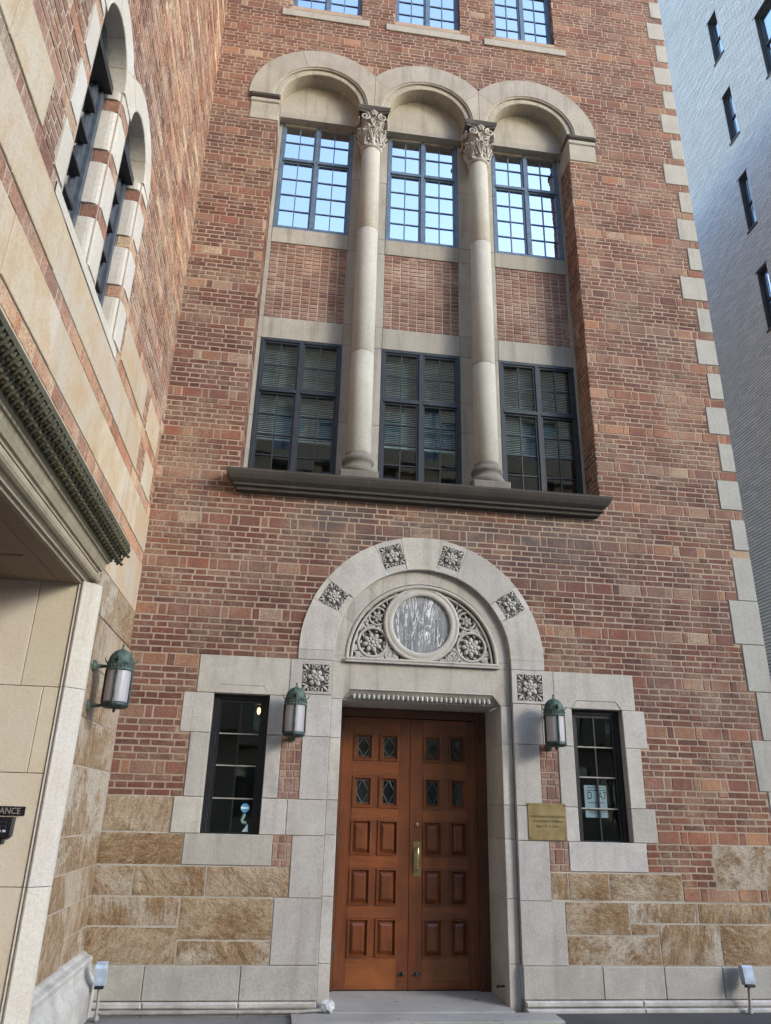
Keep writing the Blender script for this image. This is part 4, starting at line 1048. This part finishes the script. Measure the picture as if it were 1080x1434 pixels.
# base moulding of the wing
m = MB('ledge')
pr = [(0, .455), (.03, .445), (.05, .425), (.085, .412), (.095, .395), (.09, .36), (.10, .30), (.125, .26), (.15, .235), (.155, .20), (.15, .02), (.15, -.05)]
m.add([(XL + d, y, z) for d, z in pr for y in (-1.84, -.0)], [(2 * k, 2 * k + 1, 2 * k + 3, 2 * k + 2) for k in range(len(pr) - 1)])
m.build('base_moulding', wing)
# entrance recess and its hood
en = MB('panel')
YP = -1.975
zz = [-.1, 1.10, 1.785, 2.355, 3.12]
cut = {0: (-2.6, -1.875, -1.655), 1: (-2.6, -1.655), 2: (-2.6, -1.77, -1.655), 3: (-2.6, -1.925, -1.655)}
FN_ = lambda u, w, d: (u, YP - d, w)
for k in range(4):
    for a, b in zip(cut[k], cut[k][1:]): en.slab(rect(a, b, zz[k], zz[k + 1], .002), FN_, -.05, R.uniform(0, .001), .003)
en.quad((-2.7, YP + .03, -.1), (XL - .0, YP + .03, -.1), (XL - .0, YP + .03, 3.16), (-2.7, YP + .03, 3.16))
en.build('reveal_panel', wing)
pm = MB('pier')
prf = [(-1.662, YP + .02), (-1.662, YP - .004), (-1.652, YP - .012), (-1.648, YP - .003), (-1.640, YP + .002), (-1.632, YP - .012), (-1.622, YP - .014), (-1.614, YP - .004), (-1.610, YP + .020), (-1.596, YP + .030), (-1.565, YP + .055), (-1.535, YP + .085), (-1.524, YP + .10), (-1.520, YP + .12), (-1.520, YP + .145), (-1.66, YP + .165)]
for z0, z1 in ((-.05, 1.10), (1.10, 2.36), (2.36, 3.13)):
    n = len(prf); pm.add([(x, y, z) for z in (z0 + .002, z1 - .002) for x, y in prf], [(k, k + 1, n + k + 1, n + k) for k in range(n - 1)])
pm.build('moulded_pier', wing)
hm = MB('hood', 'moss')
hp = [(-.0, 3.60, 1), (.235, 3.52, 1), (.24, 3.50, 1), (.24, 3.475, 1), (.225, 3.47, 1), (.215, 3.45, 1), (.19, 3.415, 1), (.16, 3.385, 1), (.14, 3.365, 1), (.14, 3.345, 0), (.125, 3.342, 0), (.122, 3.325, 0), (.108, 3.322, 0), (.100, 3.285, 0), (.086, 3.255, 0), (.07, 3.25, 0), (.068, 3.235, 0)]
for k in range(9):
    a = PI * .62 - PI * 1.15 * k / 8; hp.append((.040 + .042 * math.cos(a), 3.192 + .042 * math.sin(a), 0))
hp += [(.022, 3.138, 0), (.02, 3.125, 0), (.0, 3.122, 0), (-.004, 3.106, 0), (-.03, 3.102, 0)]
YE = -1.70; y_end = lambda d: YE - (.24 - max(d, 0)) * .75
n = len(hp)
vs = [(XL + d, y, z) for d, z, _ in hp for y in (-6.2, y_end(d))]
for k in range(n - 1): hm.add([vs[2 * k], vs[2 * k + 1], vs[2 * k + 3], vs[2 * k + 2]], [(0, 1, 2, 3)], 1 if hp[k][2] else 0, 16 < k < 25)
hm.add([(XL + d, y_end(d), z) for d, z, _ in hp] + [(XL, YE, 3.60)], [tuple(range(n + 1))], 0)
hood = hm.build('entrance_hood', wing)
lv = MB('moss')
y = YE - .05; r_ = 0
while y > -6.0:
    for row, (d, z, L) in enumerate(((.222, 3.437, .040), (.172, 3.382, .036))):
        yy = y + (.037 if row else 0)
        for s_ in (-1, 0, 1): lv.ell((XL + d + (.008 if s_ == 0 else -.002), yy + s_ * .019, z - (.008 if s_ == 0 else 0)), .013, .010, L * (1.1 if s_ == 0 else .85), Matrix.Rotation(math.radians(36), 3, 'Y'), 0, 7, 5)
        lv.ell((XL + d + .024, yy, z - .030), .015, .017, .012, None, 0, 7, 4)
    y -= .074
lv.build('leaf_band', hood)
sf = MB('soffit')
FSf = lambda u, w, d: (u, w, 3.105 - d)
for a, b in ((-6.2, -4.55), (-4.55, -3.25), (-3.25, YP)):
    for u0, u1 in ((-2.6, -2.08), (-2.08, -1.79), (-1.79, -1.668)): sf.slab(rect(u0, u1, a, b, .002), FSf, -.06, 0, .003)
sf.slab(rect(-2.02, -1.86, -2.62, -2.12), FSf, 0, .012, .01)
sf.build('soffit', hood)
bk = MB('wood_d', 'panel'); bk.box(-2.72, -2.6, -5.4, YP, -.05, 3.1, 0); bk.box(-2.6, XL + .02, -5.45, -5.3, -.05, 3.1, 1); bk.build('recess_back', wing)

# ================================================================== GREY BUILDING
GX = 9.0; cam_y, cam_x = -7.5398, -.1066
kk = (GX - cam_x) / (6 - cam_x)
gy = lambda y: cam_y + (y - cam_y) * kk
gz = lambda z: 1.6 + (z - 1.6) * kk
grey = thing('grey_brick_building', 'tall pale grey brick apartment building beyond the stone quoins at right', 'building', (GX, 6, 0), None, True)
gw = []
for y0, y1, z0, z1 in ((-.095, .135, 12.83, 13.77), (-.08, .132, 11.126, 12.078), (-.06, .135, 9.433, 10.40), (-.08, .132, 7.748, 8.70), (-.08, .132, 6.07, 7.02), (-1.32, -.84, 11.32, 12.52), (-1.32, -.84, 9.62, 10.82), (-1.32, -.84, 13.02, 14.2), (-.08, .132, 14.5, 15.45)): gw.append((gy(y0), gy(y1), gz(z0), gz(z1)))
FG = lambda u, w, d: (GX - d, u, w)
mb = MB('mortar_dark', 'greybrick')
G0, G1 = 1.2, 9.0
plate(mb, FG, G0, G1, -.1, 27, gw)
tall_h = .066
j = 0; z = 3.0
while z < 25:
    u = G0 - (.11 if j % 2 else 0)
    while u < G1:
        a, b = max(u + .004, G0), min(u + .216, G1); u += .22
        parts = [(a, b)]
        for (p, q, c, d) in gw:
            if c - .02 < z + .03 < d + .02: parts = [x for s in parts for x in ((s[0], min(s[1], p)), (max(s[0], q), s[1])) if x[1] - x[0] > .03]
        for p, q in parts: mb.slab(rect(p, q, z + .007, z + tall_h - .007), FG, -.003, .007 + R.uniform(-.003, .003), .003, 1, .001)
    z += tall_h; j += 1
mb.quad((GX, G0, -.1), (GX + 8, G0, -.1), (GX + 8, G0, 27), (GX, G0, 27), 0)
mb.quad((GX, G0, 27), (GX + 8, G0, 27), (GX + 8, G1, 27), (GX, G1, 27), 0)
mb.build('grey_brickwork', grey)
for (p, q, c, d) in gw:
    fr = MB('frame', 'mortar_dark'); gl = MB('glass')
    x = GX + .10
    for u0, u1, w0, w1 in ((p, p + .05, c, d), (q - .05, q, c, d), (p + .05, q - .05, c, c + .05), (p + .05, q - .05, d - .05, d), (p + .05, q - .05, (c + d) / 2 - .02, (c + d) / 2 + .02)): fr.box(x - .02, x + .04, u0, u1, w0, w1)
    for s_ in (p, q): fr.quad((GX - .004, s_, c), (x, s_, c), (x, s_, d), (GX - .004, s_, d), 1)
    fr.quad((GX - .004, p, d), (x, p, d), (x, q, d), (GX - .004, q, d), 1); fr.box(GX - .03, x, p - .03, q + .03, c - .05, c - .002, 1); fr.box(GX - .012, GX + .0, p - .03, q + .06, d + .004, d + .03, 0)
    gl.quad((x + .01, p, c), (x + .01, q, c), (x + .01, q, d), (x + .01, p, d))
    w = fr.build('window', grey); gl.build('pane', w)
    m = MB('blind', 'room'); m.box(x + .10, x + .12, p + .0, q - .0, (c + d) / 2 + R.uniform(-.2, .3), d, 0); m.box(x + .4, x + .42, p - .2, q + .2, c - .1, d + .1, 1); m.build('roller_blind', w)

# ================================================================== STREET SIDE (mirrored in the panes, plus added light blockers)
op = thing('offscreen_house', 'stone house across the yard, seen only mirrored in the window panes', 'building', (0, -27, 0), None, True)
mb = MB('soffit', 'frame', 'glass')
hs = []
for i in range(19):
    for jz in range(6): hs.append((-34 + i * 2.7, -32.7 + i * 2.7, 1.4 + jz * 3.5, 3.6 + jz * 3.5))
FO = lambda u, w, d: (u, -26 + d, w)
plate(mb, FO, -36, 19, -.1, 25.5, hs, 0, 0); mb.box(-36, 19, -34, -26.4, -.1, 25.5)
for z in (4.4, 11.0, 17.6, 25.1): mb.box(-36.3, 19.3, -26, -25.5, z, z + .35)
op_w = mb.build('wall', op)
fr = MB('frame', 'glass')
for a, b, c, d in hs: fr.quad((a, -26.2, c), (b, -26.2, c), (b, -26.2, d), (a, -26.2, d), 1); fr.box((a + b) / 2 - .05, (a + b) / 2 + .05, -26.2, -26.1, c, d); fr.box(a, b, -26.2, -26.12, (c + d) / 2 - .05, (c + d) / 2 + .05)
fr.build('window', op)

for nm, lab, (ax, ay), (bx, by), ht in (('offscreen_house', 'added low row of houses out of view, blocking low horizon light', (22, -26), (70, -26), 8.0), ('offscreen_house', 'added low house out of view on the right, blocking low horizon light', (31, -23), (31, -3), 7.5)):
    hh = thing(nm, lab, 'building', (ax, ay, 0), None, True)  # two low houses added out of view to block light from the horizon
    d_ = Vector((bx - ax, by - ay)); n_ = d_.length; d_.normalize(); q_ = Vector((d_.y, -d_.x))
    if q_.dot(Vector((0, 0)) - Vector((ax, ay))) < 0: q_ = -q_
    fn = lambda u, w, d, ax=ax, ay=ay, d_=d_, q_=q_: (ax + d_.x * u + q_.x * d, ay + d_.y * u + q_.y * d, w)
    hs = [(k * 2.6 + .7, k * 2.6 + 1.8, 1.2 + j * 3.2, 3.0 + j * 3.2) for k in range(int(n_ / 2.6)) for j in range(2)]
    m = MB('soffit'); plate(m, fn, 0, n_, -.1, ht, hs); m.add([fn(0, -.1, -6), fn(n_, -.1, -6), fn(n_, ht, -6), fn(0, ht, -6), fn(0, ht, 0), fn(n_, ht, 0), fn(0, -.1, 0), fn(n_, -.1, 0)], [(0, 1, 2, 3), (2, 3, 4, 5), (0, 3, 4, 6), (1, 2, 5, 7)]); m.build('wall', hh)
    m = MB('frame', 'glass')
    for a, b, c, d in hs: m.quad(fn(a, c, -.15), fn(b, c, -.15), fn(b, d, -.15), fn(a, d, -.15), 1)
    m.build('window_glass', hh)

# ================================================================== GROUND
m = MB('pave'); m.quad((-90, -90, -.012), (90, -90, -.012), (90, 90, -.012), (-90, 90, -.012)); struct(m.build('pavement'))
m = MB('asphalt'); m.quad((-40, -21, -.006), (40, -21, -.006), (40, -13, -.006), (-40, -13, -.006)); struct(m.build('road'))
m = MB('asphalt'); m.add([(2.41, -.085, -.004), (6.0, -.085, -.004), (6.0, -4, -.004), (2.3, -4, -.004)], [(0, 1, 2, 3)]); struct(m.build('asphalt_yard'))
m = MB('step'); m.box(.474, 2.09, -.12, .70, -.05, .02, 0, .004); m.box(.15, 2.43, -.42, -.122, -.05, .012, 0, .004); struct(m.build('door_step'))

# ================================================================== LOOSE THINGS
def lantern(label, loc, wall_dir):
    """verdigris lantern; wall_dir points from its axis to the wall it hangs on"""
    t = thing('wall_lantern', label, 'lantern', loc, 'verdigris wall lanterns round the entrances')
    d = Vector(wall_dir); L = d.length; d.normalize()
    c = MB('copper'); c.lathe([(0, .505), (.007, .50), (.010, .485), (.006, .475), (.012, .468), (.014, .46), (.030, .455), (.055, .442), (.078, .418), (.092, .388), (.098, .36), (.098, .352)], (0, 0, 0), 24)
    c.build('dome', t)
    c = MB('copper'); c.lathe([(.098, .352), (.106, .35), (.108, .342), (.103, .338), (.103, .30), (.107, .297), (.107, .288), (.098, .286)], (0, 0, 0), 24)
    for k in range(24):
        a = 2 * PI * k / 24; c.ell((.104 * math.cos(a), .104 * math.sin(a), .319), .006, .006, .013, None, 0, 6, 4)
    for k in range(4):
        a = k * PI / 2 - PI / 2; c.tube([(.100 * math.cos(a), .100 * math.sin(a), .345), (.118 * math.cos(a), .118 * math.sin(a), .362), (.128 * math.cos(a), .128 * math.sin(a), .39)], .007, 6, 0, .003)
    c.build('pierced_collar', t)
    g = MB('frost'); g.lathe([(.092, .045), (.094, .29)], (0, 0, 0), 28); g.build('frosted_shade', t)
    for k in range(4):
        a = k * PI / 2 - PI / 2; s = MB('bronze' if k != 0 else 'copper'); s.tube([(.101 * math.cos(a), .101 * math.sin(a), .03), (.101 * math.cos(a), .101 * math.sin(a), .30)], .0095, 6)
        if k == 0: s.ell((.1 * math.cos(a), .1 * math.sin(a), .375), .014, .014, .022)
        s.build('strap', t)
    b = MB('bronze'); b.lathe([(0, -.035), (.008, -.03), (.012, -.018), (.008, -.008), (.03, -.004), (.085, .0), (.103, .012), (.105, .03), (.100, .044), (.09, .046)], (0, 0, 0), 24); b.build('base_ring', t)
    for z in (.015, .32):
        k = MB('copper'); k.tube([d * .098 + Vector((0, 0, z)), d * (.098 + (L - .1) * .35) + Vector((0, 0, z)), d * (L - .03) + Vector((0, 0, z)), d * L + Vector((0, 0, z))], .011, 8, 0, .02)
        k.ell(d * (.098 + (L - .1) * .45) + Vector((0, 0, z)), .017, .017, .017, None, 0, 8, 6); k.ell(d * (L - .008) + Vector((0, 0, z)), .03, .03, .045, None, 0, 10, 6); k.build('bracket', t)
    return t
lantern('verdigris domed lantern on the stone just left of the brown double doors', (.012, -.2, 2.235), (0, .19, 0))
lantern('verdigris domed lantern between the doorway and the right narrow window, above the brass plaque', (2.567, -.2, 2.235), (0, .19, 0))
lantern('verdigris domed lantern at far left, bracketed to the brown stone beside the pale pier', (-1.415, -1.3, 2.305), (-.212, 0, 0))

pq = thing('brass_plaque', 'square aged brass plaque with engraved lettering under the right lantern', 'plaque', (2.503, -.016, 1.39), None, True)
m = MB('brass'); m.box(2.312, 2.694, -.022, -.014, 1.39, 1.719, 0, .002); m.build('plate', pq)
for x, z in ((2.33, 1.702), (2.676, 1.702), (2.33, 1.408), (2.676, 1.408)): m = MB('bronze'); m.lathe([(0, .004), (.006, .003), (.007, 0)], (x, -.022, z), 8, 0, 'y'); m.build('screw', pq)
W2 = lambda x, y, z: Matrix.Translation((x, y, z)) @ Matrix.Rotation(PI / 2, 4, 'X')
text_mesh('engraved_lettering', 'CHRIST CHURCH DAY SCHOOL', .027, 'engrave', W2(2.503, -.0232, 1.590), pq, .0006, 'CENTER', .94)
text_mesh('engraved_lettering', 'Preschool for Children', .034, 'engrave', W2(2.508, -.0232, 1.548), pq, .0006, 'CENTER', .92)
text_mesh('engraved_lettering', 'Ages 2.5 - 5 Years', .034, 'engrave', W2(2.50, -.0232, 1.504), pq, .0006, 'CENTER', .92)

ns = thing('paper_notice', 'pale blue paper notice with a big letter D taped inside the right narrow window', 'notice', (3.07, .127, 1.602), None, True)
YN = .132
m = MB('paper'); m.box(2.955, 3.187, YN, YN + .002, 1.602, 1.903); m.build('sheet', ns)
text_mesh('printed_lettering', 'D   A7', .105, 'ink', W2(3.082, YN - .0008, 1.772), ns, .0003, 'CENTER', .70)
m = MB('ink')
for z, w, h in ((1.882, .085, .008), (1.856, .095, .010)):
    x = 3.071 - w
    while x < 3.071 + w: q = R.uniform(.010, .022); m.box(x, x + q, YN - .0012, YN - .0004, z - h / 2 * R.uniform(.6, 1), z + h / 2); x += q + .006
for z, w in ((1.742, .085), (1.68, .08), (1.665, .07), (1.65, .08), (1.635, .06)): m.box(3.071 - w, 3.071 + w, YN - .0012, YN - .0004, z - .002 if z < 1.7 else z - .004, z + .002)
m.build('printed_line', ns)
sk = thing('window_sticker', 'round blue sticker with a white band low in the left narrow window', 'sticker', (-.37, .127, 1.50), None, True)
m = MB('blue', 'paper'); c0 = (-.388, .117, 1.605)
m.lathe([(0, .003), (.040, .003), (.040, 0)], c0, 24, 0, 'y', False); m.box(c0[0] - .036, c0[0] + .036, c0[1] - .0045, c0[1] - .0034, c0[2] - .008, c0[2] + .010, 1); m.build('disc', sk)
m = MB('sage', 'paper'); m.tube([(-.385, .117, 1.555), (-.395, .117, 1.53), (-.41, .117, 1.50), (-.40, .117, 1.478), (-.365, .117, 1.476)], .016, 6); m.add([(-.35, .115, 1.47), (-.345, .115, 1.40), (-.40, .115, 1.40)], [(0, 1, 2)], 1); m.build('stem', sk)

es = thing('entrance_sign', 'narrow black sign reading ENTRANCE on the cream stone at far left', 'sign', (-1.88, -1.98, 1.52), None, True)
m = MB('black'); m.box(-2.03, -1.732, -1.988, -1.979, 1.522, 1.577, 0, .001); m.build('board', es)
text_mesh('lettering', 'ENTRANCE', .054, 'letter', W2(-1.886, -1.9885, 1.531), es, .0006, 'CENTER', .92)
kp = thing('door_intercom', 'black door intercom keypad below the ENTRANCE sign at far left', 'intercom', (-1.9, -1.98, 1.345), None, True)
m = MB('black'); m.slab([(-2.02, 1.385), (-1.795, 1.385), (-1.783, 1.40), (-1.781, 1.512), (-2.02, 1.512)], FN_, .0, .05, .008); m.slab(rect(-2.0, -1.825, 1.352, 1.385), FN_, 0, .04, .006); m.build('housing', kp)
for i in range(4):
    for j2 in range(3):
        b = MB('key' if j2 == 2 and i > 1 else 'frame'); x = -1.835 - (3 - i) * .03; z = 1.475 - j2 * .027
        b.box(x, x + .018, YP - .056, YP - .049, z, z + .013, 0, .001); b.build('button', kp)

def flood(label, px, py, z0, lean, yaw, foot):
    t = thing('floodlight', label, 'floodlight', foot, 'small grey floodlights along the foot of the walls', True)
    mt = Matrix.Translation((px, py, z0)) @ Matrix.Rotation(yaw, 4, 'Z') @ Matrix.Rotation(lean, 4, 'X')
    m = MB('grey_box')
    pr = [(-.045, 0), (-.05, .02), (-.05, .13), (-.035, .15), (.03, .155), (.045, .14), (.045, .02), (.035, 0)]
    vs = [tuple(mt @ Vector((x, y, z))) for x in (-.046, .046) for y, z in pr]; n = len(pr)
    m.add(vs, [(k, (k + 1) % n, n + (k + 1) % n, n + k) for k in range(n)] + [tuple(range(n)), tuple(range(2 * n - 1, n - 1, -1))]); m.build('housing', t)
    m = MB('black'); vs = [tuple(mt @ Vector((x, -.052, z))) for x, z in ((-.036, -.022), (.036, -.022), (.036, .0), (-.036, .0))] + [tuple(mt @ Vector((x, .02, z))) for x, z in ((-.036, -.022), (.036, -.022), (.036, .0), (-.036, .0))]
    m.add(vs, [(0, 1, 2, 3), (0, 1, 5, 4), (4, 5, 6, 7), (0, 3, 7, 4), (1, 2, 6, 5)]); m.build('lens', t)
    m = MB('conduit'); top = mt @ Vector((0, .01, -.01)); m.tube([foot, (foot[0] + (top.x - foot[0]) * .3, foot[1] + (top.y - foot[1]) * .3, top.z * .4), top], .013, 8); m.lathe([(0, .03), (.022, .03), (.022, 0)], (foot[0], foot[1], 0), 10); m.ell(tuple(top), .018, .018, .022); m.build('stem', t)
    return t
flood('small grey floodlight on a thin stem in the left corner by the wing', -1.412, -.25, .255, .18, .12, (-1.405, -.24, -.01))
flood('small grey floodlight on a thin stem against the plinth at far right', 4.28, -.15, .225, -.25, -.15, (4.272, -.13, -.01))

cp = thing('ground_conduit', 'thin conduit along the plinth foot ending in a crumpled clear plastic ball', 'conduit', (0, -.1, 0), None, True)
m = MB('conduit'); m.tube([(-1.40, -.115, .02), (-.6, -.112, .021), (.2, -.11, .024), (.40, -.085, .03)], .014, 8); m.build('pipe', cp)
m = MB('plastic')
rr = random.Random(3); n_, m_ = 14, 9; vs = []
for i in range(m_ + 1):
    for k in range(n_):
        th, a = PI * i / m_, 2 * PI * k / n_; q = .056 * (1 + rr.uniform(-.16, .16)); vs.append((.46 + q * math.sin(th) * math.cos(a), -.06 + q * math.sin(th) * math.sin(a), .052 + q * math.cos(th) * .9))
m.add(vs, [(i * n_ + k, i * n_ + (k + 1) % n_, (i + 1) * n_ + (k + 1) % n_, (i + 1) * n_ + k) for i in range(m_) for k in range(n_)]); m.build('plastic_wrap', cp)

# drop the helper property
for o in bpy.data.objects:
    if o.get('_w'): del o['_w']

# ================================================================== CAMERA, LIGHT
yaw, pit, rol = (math.radians(v) for v in (7.24180659, 21.87881922, 1.51490211))
fw = Vector((math.sin(yaw) * math.cos(pit), math.cos(yaw) * math.cos(pit), math.sin(pit)))
rt = Vector((math.cos(yaw), -math.sin(yaw), 0)); up = rt.cross(fw)
r2 = rt * math.cos(rol) + up * math.sin(rol); u2 = -rt * math.sin(rol) + up * math.cos(rol)
cd = bpy.data.cameras.new('camera'); cam = bpy.data.objects.new('camera', cd); C.objects.link(cam)
mw = Matrix((r2, u2, -fw)).transposed().to_4x4(); mw.translation = (-.10655788, -7.53981731, 1.6); cam.matrix_world = mw
cd.sensor_fit = 'HORIZONTAL'; cd.sensor_width = 36; cd.lens = 36 * 1047.11 / 1080; cd.clip_end = 400; cd.clip_start = .05
bpy.context.scene.camera = cam

L = Vector((.72, -.60, .35)).normalized()          # towards the sun, low over the street at right
sd = bpy.data.lights.new('sun', 'SUN'); sd.energy = .48; sd.angle = math.radians(14); sd.color = (1, .92, .80)
so = bpy.data.objects.new('sun', sd); C.objects.link(so); so.rotation_euler = L.to_track_quat('Z', 'Y').to_euler(); so.location = (20, -20, 20)
w = bpy.data.worlds.new('World'); bpy.context.scene.world = w; w.use_nodes = True
nt = w.node_tree; sky = nt.nodes.new('ShaderNodeTexSky'); sky.sky_type = 'NISHITA'; sky.sun_disc = False
sky.sun_elevation = math.asin(L.z); sky.sun_rotation = math.atan2(L.x, L.y); sky.air_density = 1.0; sky.dust_density = .4; sky.ozone_density = 1.4
bg = nt.nodes['Background']; nt.links.new(sky.outputs[0], bg.inputs[0]); bg.inputs[1].default_value = .15
vs_ = bpy.context.scene.view_settings; vs_.view_transform = 'Standard'; vs_.look = 'None'; vs_.exposure = 2.36; vs_.gamma = 1
